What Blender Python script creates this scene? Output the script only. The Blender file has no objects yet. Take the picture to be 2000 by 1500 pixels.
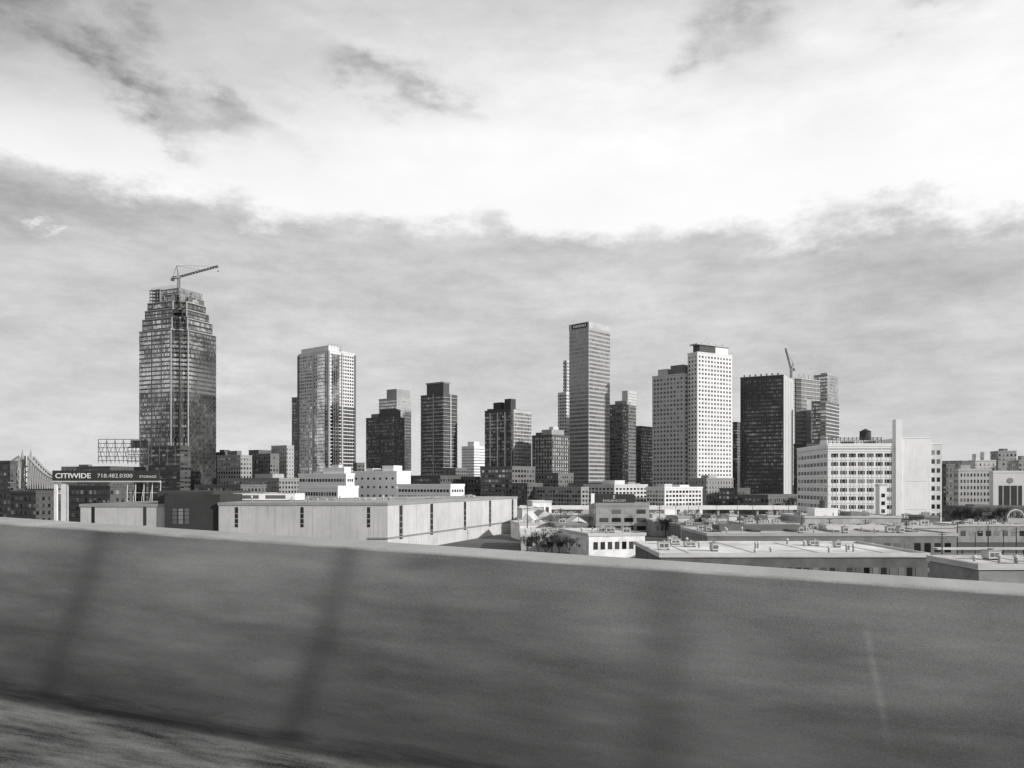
import bpy, math, random
from mathutils import Vector, Matrix
random.seed(7)
S=bpy.context.scene; COL=S.collection
F=1556.0; HZ=945.0; CZ=22.0
R=math.radians
def Z(y,D): return CZ+(HZ-y)/F*D
def X(px,D): return (px-1000)/F*D

# ------------------------------------------------------------------ mesh helper
class MB:
    def __init__(s): s.v=[]; s.f=[]
    def box(s,x0,x1,y0,y1,z0,z1):
        s.prism([(x0,y0),(x1,y0),(x1,y1),(x0,y1)],z0,z1); return s
    def prism(s,poly,z0,z1):
        n=len(poly); b=len(s.v)
        s.v+=[(x,y,z0) for x,y in poly]+[(x,y,z1) for x,y in poly]
        s.f.append(tuple(b+i for i in reversed(range(n))))
        s.f.append(tuple(b+n+i for i in range(n)))
        for i in range(n):
            j=(i+1)%n; s.f.append((b+i,b+j,b+n+j,b+n+i))
        return s
    def bar(s,p,q,r,r2=None,n=4):
        p=Vector(p); q=Vector(q); r2=r if r2 is None else r2
        d=(q-p); 
        if d.length<1e-6: return s
        d.normalize(); u=d.orthogonal().normalized(); w=d.cross(u)
        b=len(s.v)
        for c,rr in ((p,r),(q,r2)):
            for i in range(n):
                a=2*math.pi*i/n+math.pi/4
                s.v.append(tuple(c+(u*math.cos(a)+w*math.sin(a))*rr))
        for i in range(n):
            j=(i+1)%n; s.f.append((b+i,b+j,b+n+j,b+n+i))
        s.f.append(tuple(b+i for i in reversed(range(n)))); s.f.append(tuple(b+n+i for i in range(n)))
        return s
    def sweep(s,prof,xs):       # profile in (y,z) swept along x
        n=len(prof); b=len(s.v)
        for x in xs: s.v+=[(x,y,z) for y,z in prof]
        for k in range(len(xs)-1):
            for i in range(n):
                j=(i+1)%n; a=b+k*n
                s.f.append((a+i,a+n+i,a+n+j,a+j))
        s.f.append(tuple(b+i for i in range(n))); s.f.append(tuple(b+(len(xs)-1)*n+i for i in reversed(range(n))))
        return s
    def quad(s,*pts):
        b=len(s.v); s.v+=[tuple(p) for p in pts]; s.f.append(tuple(range(b,b+len(pts)))); return s
    def mesh(s,name,mat):
        m=bpy.data.meshes.new(name); m.from_pydata(s.v,[],s.f); m.update()
        if mat: m.materials.append(mat)
        return m
    def build(s,name,mat,parent=None,loc=(0,0,0)):
        o=bpy.data.objects.new(name,s.mesh(name,mat)); COL.objects.link(o)
        o.location=loc
        if parent: o.parent=parent
        return o
def tag(o,label=None,cat=None,group=None,kind=None):
    if label: o['label']=label
    if cat: o['category']=cat
    if group: o['group']=group
    if kind: o['kind']=kind
    return o
def thing(name,label,cat,loc=(0,0,0),rz=0,group=None):
    o=bpy.data.objects.new(name,None); COL.objects.link(o); o.location=loc; o.rotation_euler=(0,0,rz); o.empty_display_size=.5
    return tag(o,label,cat,group)
def inst(o,parent,loc):
    c=o.copy(); COL.objects.link(c); c.parent=parent; c.location=loc; return c
def offset(poly,d):
    n=len(poly); out=[]
    for i in range(n):
        p0=Vector(poly[i-1]); p=Vector(poly[i]); p1=Vector(poly[(i+1)%n])
        e0=(p-p0).normalized(); e1=(p1-p).normalized()
        n0=Vector((e0.y,-e0.x)); n1=Vector((e1.y,-e1.x))
        m=(n0+n1); m/= max(.2,1+n0.dot(n1)); q=p+m*d; out.append((q.x,q.y))
    return out

# ------------------------------------------------------------------ node helper
class NT:
    def __init__(s,t): s.t=t
    def n(s,typ,**kw):
        x=s.t.nodes.new(typ)
        for k,v in kw.items(): setattr(x,k,v)
        return x
    def put(s,sock,v):
        if isinstance(v,bpy.types.NodeSocket): s.t.links.new(v,sock)
        else: sock.default_value=v
    def m(s,op,a,b=None,c=None,clamp=False):
        x=s.n('ShaderNodeMath',operation=op,use_clamp=clamp); s.put(x.inputs[0],a)
        if b is not None: s.put(x.inputs[1],b)
        if c is not None: s.put(x.inputs[2],c)
        return x.outputs[0]
    def ss(s,v,lo,hi,a=0.,b=1.):
        x=s.n('ShaderNodeMapRange',interpolation_type='SMOOTHSTEP'); s.put(x.inputs[0],v)
        x.inputs[1].default_value=lo; x.inputs[2].default_value=hi; x.inputs[3].default_value=a; x.inputs[4].default_value=b
        return x.outputs[0]
    def xyz(s,a,b,c):
        x=s.n('ShaderNodeCombineXYZ'); s.put(x.inputs[0],a); s.put(x.inputs[1],b); s.put(x.inputs[2],c); return x.outputs[0]
    def sep(s,v):
        x=s.n('ShaderNodeSeparateXYZ'); s.put(x.inputs[0],v); return x.outputs
    def noise(s,vec,scale=1.,detail=5.,rough=.55,dist=0.,dim='3D'):
        x=s.n('ShaderNodeTexNoise',noise_dimensions=dim); s.put(x.inputs['Vector'],vec); x.inputs['Scale'].default_value=scale
        x.inputs['Detail'].default_value=detail; x.inputs['Roughness'].default_value=rough; x.inputs['Distortion'].default_value=dist
        return x.outputs[0]
    def mix(s,f,a,b):
        return s.m('ADD',s.m('MULTIPLY',a,s.m('SUBTRACT',1.,f)),s.m('MULTIPLY',b,f))
    def grey(s,v):
        return s.xyz(v,v,v)
MATS={}
def newmat(name):
    m=bpy.data.materials.new(name); m.use_nodes=True; t=m.node_tree
    return m,NT(t),t.nodes['Principled BSDF']
def conc(v,var=.25,scale=.15,rough=.85,streak=0.):
    key=('c',v,var,scale,rough,streak)
    if key in MATS: return MATS[key]
    m,N,b=newmat('masonry'); g=N.n('ShaderNodeNewGeometry'); p=g.outputs['Position']
    n1=N.noise(p,scale,4,.62)
    f=N.m('MULTIPLY',N.m('SUBTRACT',n1,.5),var*2.8)
    if streak:
        x,y,z=N.sep(p); n3=N.noise(N.xyz(N.m('MULTIPLY',x,1.3),N.m('MULTIPLY',y,1.3),N.m('MULTIPLY',z,.09)),1.,4,.6)
        f=N.m('SUBTRACT',f,N.m('MULTIPLY',N.ss(n3,.5,.75),streak))
    val=N.m('MULTIPLY',N.m('ADD',1.,f),v)
    N.put(b.inputs['Base Color'],N.grey(val)); b.inputs['Roughness'].default_value=rough
    b.inputs['Specular IOR Level'].default_value=.25
    MATS[key]=m; return m
def pane(pitch,duty,frame,lo,hi,skew=2.,rough=.12,met=.8,big=0.,bs=.022):
    """curtain-wall strip: panes of glass of one pitch between frame bars, each pane with its own tint"""
    key=('p',pitch,duty,frame,lo,hi,skew,rough,met,big,bs)
    if key in MATS: return MATS[key]
    m,N,b=newmat('curtain_glass'); tc=N.n('ShaderNodeTexCoord'); x,y,z=N.sep(tc.outputs['Object'])
    g=N.n('ShaderNodeNewGeometry'); wx,wy,wz=N.sep(g.outputs['Position'])
    s=N.m('DIVIDE',N.m('ADD',x,y),pitch); cell=N.m('FLOOR',s); fr=N.m('FRACT',s)
    mask=N.m('LESS_THAN',fr,duty)
    wn=N.n('ShaderNodeTexWhiteNoise',noise_dimensions='3D'); nx,ny,nz=N.sep(g.outputs['Normal'])
    N.put(wn.inputs['Vector'],N.xyz(cell,N.m('FLOOR',N.m('DIVIDE',wz,3.3)),N.m('ROUND',N.m('MULTIPLY',nx,3.))))
    r=N.m('POWER',wn.outputs['Value'],skew)
    val=N.m('ADD',lo,N.m('MULTIPLY',r,hi-lo))
    if big:
        bn=N.noise(g.outputs['Position'],bs,3,.6)
        val=N.m('MINIMUM',N.m('MULTIPLY',val,N.ss(bn,.36,.64,1.-big,1.+big)),.95)
    N.put(b.inputs['Base Color'],N.grey(N.mix(mask,frame,val)))
    N.put(b.inputs['Metallic'],N.m('MULTIPLY',mask,met))
    N.put(b.inputs['Roughness'],N.mix(mask,.7,rough))
    MATS[key]=m; return m
def winm(lo,hi,rough=.15,met=.6,skew=2.5):
    key=('w',lo,hi,rough,met,skew)
    if key in MATS: return MATS[key]
    m,N,b=newmat('window_glass'); oi=N.n('ShaderNodeObjectInfo'); g=N.n('ShaderNodeNewGeometry')
    r=N.m('FRACT',N.m('ADD',oi.outputs['Random'],g.outputs['Random Per Island'])); r=N.m('POWER',r,skew)
    N.put(b.inputs['Base Color'],N.grey(N.m('ADD',lo,N.m('MULTIPLY',r,hi-lo))))
    b.inputs['Metallic'].default_value=met; b.inputs['Roughness'].default_value=rough
    MATS[key]=m; return m
def plain(v,rough=.6,met=0.):
    key=('s',v,rough,met)
    if key in MATS: return MATS[key]
    m,N,b=newmat('painted_metal'); g=N.n('ShaderNodeNewGeometry'); n=N.noise(g.outputs['Position'],1.5,1,.6)
    N.put(b.inputs['Base Color'],N.grey(N.m('MULTIPLY',v,N.m('ADD',.8,N.m('MULTIPLY',n,.4)))))
    b.inputs['Roughness'].default_value=rough; b.inputs['Metallic'].default_value=met
    MATS[key]=m; return m
STEEL=plain(.06,.6); WHITE=plain(.8,.6); BLACK=plain(.02,.6)

# ------------------------------------------------------------------ building helper
COUNT={}; REST={}
def foot(c,l,r,D,th):
    t=R(th); s,k=math.sin(t),math.cos(t); Cx=X(c,D)
    ur=(r-1000)/F; ul=(l-1000)/F
    a=(ur*D-Cx)/max(.08,(k-ur*s)); b=(Cx-ul*D)/max(.08,(s+ul*k))
    return Cx,max(a,3.),max(b,3.)
def rect(a,b,x0=0,y0=0): return [(x0,y0),(a,y0),(a,b),(x0,b)]
def floors(root,poly,z0,z1,fh,frac,mat,out=.12,name='window_band'):
    n=max(1,int(round((z1-z0)/fh))); fh=(z1-z0)/n; first=None
    for i in range(n):
        z=z0+i*fh+fh*(1-frac)/2
        if first is None:
            first=MB().prism(offset(poly,out),0,fh*frac).build(name,mat,root,(0,0,z))
        else: inst(first,root,(0,0,z))
def punch(root,face,off,s0,s1,z0,z1,nc,nr,wf,hf,mat,out=.1,name='window',cap=96):
    dw=(s1-s0)/nc; dh=(z1-z0)/nr; w=dw*wf; h=dh*hf; first=None
    key=(root.name,name)
    for r in reversed(range(nr)):
        for c in range(nc):
            s=s0+(c+.5)*dw; z=z0+(r+.5)*dh-h/2
            loc=(s,off,z) if face=='R' else (off,s,z)
            bx=(-w/2,w/2,-out,.3,0,h) if face=='R' else (-out,.3,-w/2,w/2,0,h)
            k=COUNT.get(key,0)
            if k<cap:
                if first is None: first=MB().box(*bx).build(name,mat,root,loc)
                else: inst(first,root,loc)
                COUNT[key]=k+1
            else:
                q=REST.setdefault(key,(MB(),root,mat,name))[0]
                q.box(loc[0]+bx[0],loc[0]+bx[1],loc[1]+bx[2],loc[1]+bx[3],loc[2]+bx[4],loc[2]+bx[5])
def finish():
    for q,root,mat,name in REST.values(): tag(q.build(name,mat,root),kind='stuff')
def bld(name,label,cat,c,l,r,ytop,D,th,wall,win=None,fh=3.5,frac=.55,z0=4,pent=(),cap=.8,out=.12,capmat=None,group=None):
    Cx,a,b=foot(c,l,r,D,th); H=Z(ytop,D)
    root=thing(name,label,cat,(Cx,D,0),R(th),group)
    MB().prism(rect(a,b),0,H).build('wall',wall,root)
    if cap: MB().prism(offset(rect(a,b),.22),H-.5,H+cap).build('parapet',capmat or wall,root)
    if win: floors(root,rect(a,b),z0,H-1.2,fh,frac,win,out)
    for (fx0,fx1,fy0,fy1,yt,mt) in pent:
        MB().box(a*fx0,a*fx1,b*fy0,b*fy1,H-.3,Z(yt,D)).build('rooftop_box',mt or wall,root)
    return root,a,b,H
def text(name,body,h,parent,loc,rot,mat,width=None,bold=0.,ext=.05):
    cu=bpy.data.curves.new(name,'FONT'); cu.body=body; cu.size=1.; cu.offset=bold; cu.extrude=ext/ max(h,.1); cu.resolution_u=3
    t=bpy.data.objects.new(name,cu); COL.objects.link(t)
    dg=bpy.context.evaluated_depsgraph_get(); me=bpy.data.meshes.new_from_object(t.evaluated_get(dg))
    bpy.data.objects.remove(t); me.name=name
    xs=[v.co.x for v in me.vertices]; ys=[v.co.y for v in me.vertices]
    sx=sy=h/(max(ys)-min(ys)); 
    if width: sx=width/(max(xs)-min(xs))
    x0,y0=min(xs),min(ys)
    for v in me.vertices: v.co=Vector(((v.co.x-x0)*sx,(v.co.y-y0)*sy,v.co.z*h))
    me.materials.clear(); me.materials.append(mat)
    o=bpy.data.objects.new(name,me); COL.objects.link(o); o.parent=parent; o.location=loc; o.rotation_euler=rot
    return o
RF=(R(90),0,0); LF=(R(90),0,R(-90))

# ================================================================== SKY, SUN, CAMERA
SUN=Vector((.86,-.46,0)).normalized(); EL=R(21)
SD=Vector((SUN.x*math.cos(EL),SUN.y*math.cos(EL),math.sin(EL)))
w=bpy.data.worlds.new('World'); S.world=w; w.use_nodes=True; N=NT(w.node_tree)
for x in list(w.node_tree.nodes): w.node_tree.nodes.remove(x)
out=N.n('ShaderNodeOutputWorld'); bg=N.n('ShaderNodeBackground'); N.t.links.new(bg.outputs[0],out.inputs[0])
sky=N.n('ShaderNodeTexSky',sky_type='NISHITA'); sky.sun_disc=False; sky.sun_elevation=EL; sky.sun_rotation=math.atan2(SUN.x,SUN.y)
bw=N.n('ShaderNodeRGBToBW'); N.t.links.new(sky.outputs[0],bw.inputs[0])
tc=N.n('ShaderNodeTexCoord'); dx,dy,dz=N.sep(tc.outputs['Generated'])
hh=N.m('ADD',N.m('SQRT',N.m('ADD',N.m('MULTIPLY',dx,dx),N.m('MULTIPLY',dy,dy))),1e-3)
W=N.m('DIVIDE',dz,hh); W=N.m('MINIMUM',W,3.); AZ=N.m('ARCTAN2',dx,dy)
def nz(sx,sy,seed,detail=4,rough=.58):
    return N.noise(N.xyz(N.m('MULTIPLY_ADD',AZ,sx,seed*7.3),N.m('MULTIPLY_ADD',W,sy,seed*3.1),0.),1.,detail,rough,0.,'2D')
n1=nz(7,12,3.1,1); n2=nz(7,12,9.7,1); n3=nz(24,44,5.2,4,.62)
AZd=N.m('ADD',AZ,N.m('ADD',N.m('MULTIPLY',N.m('SUBTRACT',n1,.5),.20),N.m('MULTIPLY',N.m('SUBTRACT',n3,.5),.07)))
Wd=N.m('ADD',W,N.m('ADD',N.m('MULTIPLY',N.m('SUBTRACT',n2,.5),.10),N.m('MULTIPLY',N.m('SUBTRACT',n3,.5),.05)))
def gauss(px,py,sx,sy,rot=0.,p=1.):
    a=math.atan((px-1000)/F); ww=(HZ-py)/F*math.cos(a)
    u=N.m('SUBTRACT',AZd,a); v=N.m('SUBTRACT',Wd,ww); c,s=math.cos(R(rot)),math.sin(R(rot))
    uu=N.m('DIVIDE',N.m('ADD',N.m('MULTIPLY',u,c),N.m('MULTIPLY',v,s)),sx/F)
    vv=N.m('DIVIDE',N.m('SUBTRACT',N.m('MULTIPLY',v,c),N.m('MULTIPLY',u,s)),sy/F)
    q=N.m('ADD',N.m('MULTIPLY',uu,uu),N.m('MULTIPLY',vv,vv))
    return N.m('MULTIPLY',N.m('EXPONENT',N.m('MULTIPLY',q,-1.)),p)
def addl(l):
    r=l[0]
    for q in l[1:]: r=N.m('ADD',r,q)
    return r
# lower cloud bank
nE=nz(7,13,1.3,6,.62)
edge=N.m('SUBTRACT',.326,N.m('MULTIPLY',AZ,.042))
e=N.m('ADD',N.m('SUBTRACT',edge,W),N.m('MULTIPLY',N.m('SUBTRACT',nE,.5),.13))
e=N.m('SUBTRACT',e,N.m('MULTIPLY',addl([gauss(50,425,90,14),gauss(80,462,100,10)]),.045))
bank=N.ss(e,-.012,.030)
nS=nz(3.0,13,2.2,5,.62); nS2=nz(13,36,7.2,5,.68)
bankc=N.m('ADD',.605,N.m('ADD',N.m('MULTIPLY',N.m('SUBTRACT',nS,.5),.34),N.m('MULTIPLY',N.m('SUBTRACT',nS2,.5),.27)))
bankc=N.m('ADD',bankc,N.ss(W,0.,.17,.08,0.))
bankc=N.m('ADD',bankc,N.m('MULTIPLY',addl([gauss(600,630,160,40,0,.9),gauss(470,740,120,26),gauss(1000,560,300,30,0,.4),gauss(150,620,200,30,0,.4)]),.10))
bankc=N.m('SUBTRACT',bankc,N.m('MULTIPLY',addl([gauss(120,400,260,50,0,1.),gauss(1850,520,240,60,0,.9),gauss(640,470,200,30,0,.4)]),.11))
# bright clear band and the thinner cover above it
clear=N.m('SUBTRACT',1.04,N.m('MULTIPLY',N.m('MAXIMUM',N.m('SUBTRACT',W,.43),0.),1.65))
lf=N.m('MULTIPLY',N.m('MINIMUM',N.m('MAXIMUM',N.m('MULTIPLY',AZ,-1.),0.),.7),N.ss(W,.31,.48))
clear=N.m('SUBTRACT',clear,N.m('MULTIPLY',lf,.62))
nC=nz(4,9,12.5,5,.62)
clear=N.m('MULTIPLY',N.m('MAXIMUM',clear,.34),N.m('ADD',1.,N.m('MULTIPLY',N.m('SUBTRACT',nC,.5),N.ss(W,.32,.56,.10,.6))))
clear=N.m('ADD',N.m('MULTIPLY',clear,.92),N.m('MULTIPLY',N.m('MINIMUM',N.m('MULTIPLY',bw.outputs[0],.1),1.),.08))
col=N.mix(bank,clear,bankc)
dark=addl([gauss(140,60,150,70,-25,.95),gauss(300,150,150,56,-28,1.05),gauss(10,110,70,50,0,.5),gauss(760,160,125,42,-12,.9),
  gauss(905,195,60,30,-10,.45),gauss(1440,40,90,56,20,1.1),gauss(1840,12,80,34,0,.85),gauss(550,190,70,34,-20,.35),gauss(330,250,60,24,0,.45),gauss(700,20,200,30,0,.25)])
dk=N.m('MULTIPLY',N.m('MULTIPLY',dark,N.ss(nE,.3,.7,.4,1.1)),.52)
col=N.m('MULTIPLY',col,N.m('SUBTRACT',1.,N.m('MINIMUM',dk,.6)))
col=N.m('MINIMUM',N.m('MAXIMUM',col,.12),1.0)
N.put(bg.inputs[0],N.grey(N.m('MULTIPLY',col,10.))); bg.inputs[1].default_value=.1
sl=bpy.data.lights.new('sun','SUN'); sl.energy=4.2; sl.angle=R(1.5); sl.color=(1,.985,.96)
so=bpy.data.objects.new('sun',sl); COL.objects.link(so); so.rotation_euler=SD.to_track_quat('Z','Y').to_euler(); so.location=(0,0,200)
cd=bpy.data.cameras.new('camera'); cam=bpy.data.objects.new('camera',cd); COL.objects.link(cam); S.camera=cam
cam.location=(0,0,CZ); cam.rotation_euler=(R(90),0,0); cd.sensor_width=36; cd.lens=36*F/2000; cd.shift_y=195/2000; cd.clip_start=.1; cd.clip_end=30000
S.view_settings.view_transform='Standard'; S.view_settings.look='None'; S.view_settings.exposure=0

# ================================================================== FOREGROUND PARAPET AND ROAD
TL=Vector((X(0,5.),5.,Z(1018,5.))); TR=Vector((X(2000,3.05),3.05,Z(1154,3.05)))
ex=(TR-TL).normalized(); ey=Vector((-ex.y,ex.x,0)).normalized(); ez=ex.cross(ey).normalized()
MX=Matrix((ex,ey,ez)).transposed().to_4x4(); MX.translation=TL
def sx_at(px):   # distance along the parapet of the point seen at pixel column px
    u=(px-1000)/F; return (u*TL.y-TL.x)/(ex.x-u*ex.y)
m,N2,b=newmat('stained_concrete'); tc2=N2.n('ShaderNodeTexCoord'); x,y,z=N2.sep(tc2.outputs['Object'])
def pn(ax,az,seed,det,ro=.6): return N2.noise(N2.xyz(N2.m('MULTIPLY_ADD',x,ax,seed),N2.m('MULTIPLY_ADD',z,az,seed*2.3),0.),1.,det,ro,0.,'2D')
st=pn(1.0,6.,1.,6,.6); st2=pn(2.4,22.,5.,4,.65); bl=pn(.8,2.4,9.,3,.5)
gr=N2.noise(tc2.outputs['Object'],260.,1,.7)
v=N2.m('ADD',.19,N2.m('ADD',N2.m('MULTIPLY',N2.m('SUBTRACT',st,.5),.15),N2.m('ADD',N2.m('MULTIPLY',N2.m('SUBTRACT',st2,.5),.05),N2.m('ADD',N2.m('MULTIPLY',N2.m('SUBTRACT',bl,.5),.16),N2.m('MULTIPLY',N2.m('SUBTRACT',gr,.5),.22)))))
wob=N2.m('MULTIPLY',N2.m('SUBTRACT',bl,.5),.09)
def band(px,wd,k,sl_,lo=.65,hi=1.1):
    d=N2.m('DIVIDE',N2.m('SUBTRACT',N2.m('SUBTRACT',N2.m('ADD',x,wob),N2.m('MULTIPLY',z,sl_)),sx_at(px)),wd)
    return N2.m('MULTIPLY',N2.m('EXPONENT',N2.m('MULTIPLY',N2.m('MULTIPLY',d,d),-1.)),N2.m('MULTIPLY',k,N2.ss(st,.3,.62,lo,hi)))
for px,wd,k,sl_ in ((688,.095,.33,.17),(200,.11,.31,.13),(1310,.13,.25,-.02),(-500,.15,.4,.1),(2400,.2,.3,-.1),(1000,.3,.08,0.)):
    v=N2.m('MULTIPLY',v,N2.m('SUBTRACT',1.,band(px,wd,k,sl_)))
# a few lying damp patches
for px,zc,wx_,wz_,k in ((640,-.50,.45,.05,.2),(1330,-.30,.16,.05,.26),(1650,-.62,.5,.05,.2),(820,-.06,.14,.025,.35),(1500,-.55,.5,.04,.16)):
    dx_=N2.m('DIVIDE',N2.m('SUBTRACT',N2.m('ADD',x,N2.m('MULTIPLY',wob,3.)),sx_at(px)),wx_); dz_=N2.m('DIVIDE',N2.m('SUBTRACT',N2.m('ADD',z,N2.m('MULTIPLY',N2.m('SUBTRACT',st,.5),.12)),zc),wz_)
    v=N2.m('MULTIPLY',v,N2.m('SUBTRACT',1.,N2.m('MULTIPLY',k,N2.m('EXPONENT',N2.m('MULTIPLY',N2.m('ADD',N2.m('MULTIPLY',dx_,dx_),N2.m('MULTIPLY',dz_,dz_)),-1.)))))
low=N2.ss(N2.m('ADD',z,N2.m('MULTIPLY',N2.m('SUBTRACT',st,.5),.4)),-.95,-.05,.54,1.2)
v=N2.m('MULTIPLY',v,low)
foot_dark=N2.ss(N2.m('ADD',z,N2.m('MULTIPLY',N2.m('SUBTRACT',st2,.5),.12)),-.96,-.88,.5,1.)  # darker along the foot of the wall, with a ragged edge
v=N2.m('MULTIPLY',v,foot_dark)
glare=N2.m('DIVIDE',N2.m('SUBTRACT',N2.m('ADD',x,N2.m('MULTIPLY',z,.20)),sx_at(1690)-.03),.014)  # pale slanted line: window glare painted into the concrete colour
glare=N2.m('MULTIPLY',N2.m('EXPONENT',N2.m('MULTIPLY',N2.m('MULTIPLY',glare,glare),-1.)),N2.m('MULTIPLY',N2.ss(z,-.24,-.14,1.,0.),N2.ss(z,-.7,-.4,0.,1.)))
v=N2.m('ADD',v,N2.m('MULTIPLY',glare,N2.ss(st2,.35,.65,.03,.08)))
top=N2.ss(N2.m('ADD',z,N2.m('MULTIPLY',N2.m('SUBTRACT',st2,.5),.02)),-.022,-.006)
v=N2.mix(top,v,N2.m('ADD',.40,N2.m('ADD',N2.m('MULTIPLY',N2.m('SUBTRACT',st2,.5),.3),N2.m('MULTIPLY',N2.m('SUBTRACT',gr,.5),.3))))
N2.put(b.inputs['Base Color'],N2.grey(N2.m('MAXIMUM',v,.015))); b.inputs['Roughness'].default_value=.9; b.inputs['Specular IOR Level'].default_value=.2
prof=[(-.25,-.97),(-.215,-.8),(-.02,-.05),(-.014,-.02),(0.0,-.006),(.02,0),(.27,0),(.31,-.02),(.32,-.06),(.32,-2.4),(-.25,-2.4)]
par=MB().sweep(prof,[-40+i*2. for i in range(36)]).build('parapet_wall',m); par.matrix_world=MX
tag(par,'long stained concrete parapet running across the whole foreground','parapet')
m,N2,b=newmat('worn_asphalt'); tc2=N2.n('ShaderNodeTexCoord'); x,y,z=N2.sep(tc2.outputs['Object'])
a1=N2.noise(N2.xyz(N2.m('MULTIPLY',x,1.),N2.m('MULTIPLY',y,5.),0.),1.,6,.62,0.,'2D'); a2=N2.noise(tc2.outputs['Object'],120.,1,.7)
a3=N2.noise(N2.xyz(N2.m('MULTIPLY',x,3.),N2.m('MULTIPLY',y,16.),3.),1.,4,.6)
v=N2.m('ADD',.14,N2.m('ADD',N2.m('MULTIPLY',N2.m('SUBTRACT',a1,.5),.5),N2.m('ADD',N2.m('MULTIPLY',N2.m('SUBTRACT',a3,.5),.22),N2.m('MULTIPLY',N2.m('SUBTRACT',a2,.5),.22))))
v=N2.m('MULTIPLY',v,N2.ss(N2.m('ADD',y,N2.m('MULTIPLY',N2.m('SUBTRACT',a3,.5),.1)),-.42,-.3,1.,.3))
N2.put(b.inputs['Base Color'],N2.grey(N2.m('MAXIMUM',v,.015))); b.inputs['Roughness'].default_value=.85; b.inputs['Specular IOR Level'].default_value=.25
rd=MB().box(-40,30,-14,-.2,-1.35,-.96).build('highway_road',m); rd.matrix_world=MX; tag(rd,kind='structure')

# ================================================================== GROUND
gm=conc(.13,.5,.02,.9)
tag(MB().quad((-9000,30,0),(9000,30,0),(9000,12000,0),(-9000,12000,0)).build('ground',gm),kind='structure')
tag(MB().quad((55,345,.004),(150,345,.004),(215,535,.004),(95,535,.004)).build('parking_lot',conc(.2,.35,.1,.9)),kind='structure')
tag(MB().quad((100,120,.004),(260,120,.004),(300,300,.004),(135,300,.004)).build('rail_yard_ballast',conc(.09,.5,.3,.95)),kind='structure')
tag(MB().quad((-4,200,.008),(22,200,.008),(60,600,.008),(40,600,.008)).build('street',conc(.13,.3,.2,.9)),kind='structure')
lm=plain(.7,.7)
for dd in (378,410,446,488):
    o=MB()
    for i in range(30):
        xx=X(1285,dd)+i*2.75
        if xx<X(1555,dd): o.quad((xx,dd-5,.009),(xx+.12,dd-5,.009),(xx+.12,dd+5,.009),(xx,dd+5,.009))
    tag(o.build('parking_markings',lm),kind='structure')

# ================================================================== TOWERS
G_mid=pane(1.8,.82,.22,.15,.8,1.5,.12,.85,.4)
G_drk=pane(2.4,.8,.12,.05,.45,2.5,.15,.8,.3)
# tallest tower, left
D=700; th=66; Cx,a,b_=foot(350,272,422,D,th)
t1=thing('office_tower','tallest glass tower at left with stepped corner and partly open crown','tower',(Cx,D,0),R(th))
def notched(a,b,n,x0=0,y0=0):
    h=n/2
    return [(x0+n,y0),(a,y0),(a,b),(x0,b),(x0,y0+n),(x0+h,y0+n),(x0+h,y0+h),(x0+n,y0+h)]
tiers=[(0,Z(640,D),0,0,10),(Z(640,D),Z(616,D),2.0,2.5,9),(Z(616,D),Z(598,D),3.6,5.,8),(Z(598,D),Z(582,D),5.0,7.5,8)]
wl=pane(1.6,.8,.10,.07,.16,1.,.15,.7,.5,.03)
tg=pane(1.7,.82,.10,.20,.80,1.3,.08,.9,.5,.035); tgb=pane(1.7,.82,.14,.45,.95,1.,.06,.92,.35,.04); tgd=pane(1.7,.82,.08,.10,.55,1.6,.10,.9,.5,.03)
for z0,z1,ins,insb,n in tiers:
    pl=notched(a-insb,b_-insb*.6,n,ins,ins)
    MB().prism(pl,z0,z1-.01).build('shaft',wl,t1)
    MB().prism(offset(pl,.25),z1-.5,z1+.3).build('setback_ledge',conc(.34),t1)
    if z0==0:
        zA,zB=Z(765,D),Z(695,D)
        floors(t1,pl,20,zA-.1,3.95,.62,tgd,.10); floors(t1,pl,zA+.1,zB-.1,3.95,.62,tgb,.10); floors(t1,pl,zB+.1,z1-1,3.95,.62,tg,.10)  # middle floors: a bright reflection painted into the glass tint
    else: floors(t1,pl,z0+1,z1-1,3.95,.62,tg,.10)
    for (qx,qy,v) in ((ins+n,ins,.34),(ins,ins+n,.34),(ins+n/2,ins+n/2,.05)):
        MB().box(qx-.45,qx+.45,qy-.45,qy+.45,max(z0,10),z1-.7).build('corner_rib',conc(v),t1)
    for f in (.33,.66):   # vertical facet lines
        MB().box(ins-.25,ins+.2,ins+n+(b_-n)*f*.9-.5,ins+n+(b_-n)*f*.9+.5,max(z0,10),z1-.8).build('facade_rib',conc(.14),t1)
# darker stepped bays high on the corner
bayg=pane(2.,.9,.1,.06,.2)
for k,(dx0,zz) in enumerate(((0,Z(600,D)),(2.5,Z(613,D)),(5.,Z(626,D)))):
    MB().box(5.5+dx0,9.5+dx0,2.6,6.,zz-3.6,zz).build('corner_bay',bayg,t1)
    MB().box(2.6,6.,6.1+dx0,10+dx0,zz-3.6,zz).build('corner_bay',bayg,t1)
cz0=Z(582,D); cm=conc(.36)
MB().box(7.5,a-8.5,8,b_*.62,cz0,Z(556,D)).build('crown_core',conc(.2),t1)
floors(t1,[(7.7,8.2),(a-8.7,8.2),(a-8.7,b_*.62-.2),(7.7,b_*.62-.2)],cz0+.5,Z(558,D),3.4,.7,tg,.35,'crown_glass')
MB().box(14,a-9,b_*.63,b_-7,cz0,Z(562,D)).build('crown_core',conc(.12),t1)
for i in range(5):
    zz=cz0+i*3.0; MB().box(6.4,a-8,b_*.62,b_-5,zz,zz+.45).build('crown_floor',cm,t1)
for i in range(5):
    yy=b_*.62+.2+i*(b_*.38-6)/4
    MB().box(6.6,7.2,yy,yy+.5,cz0,cz0+12.6).build('crown_column',cm,t1)
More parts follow.
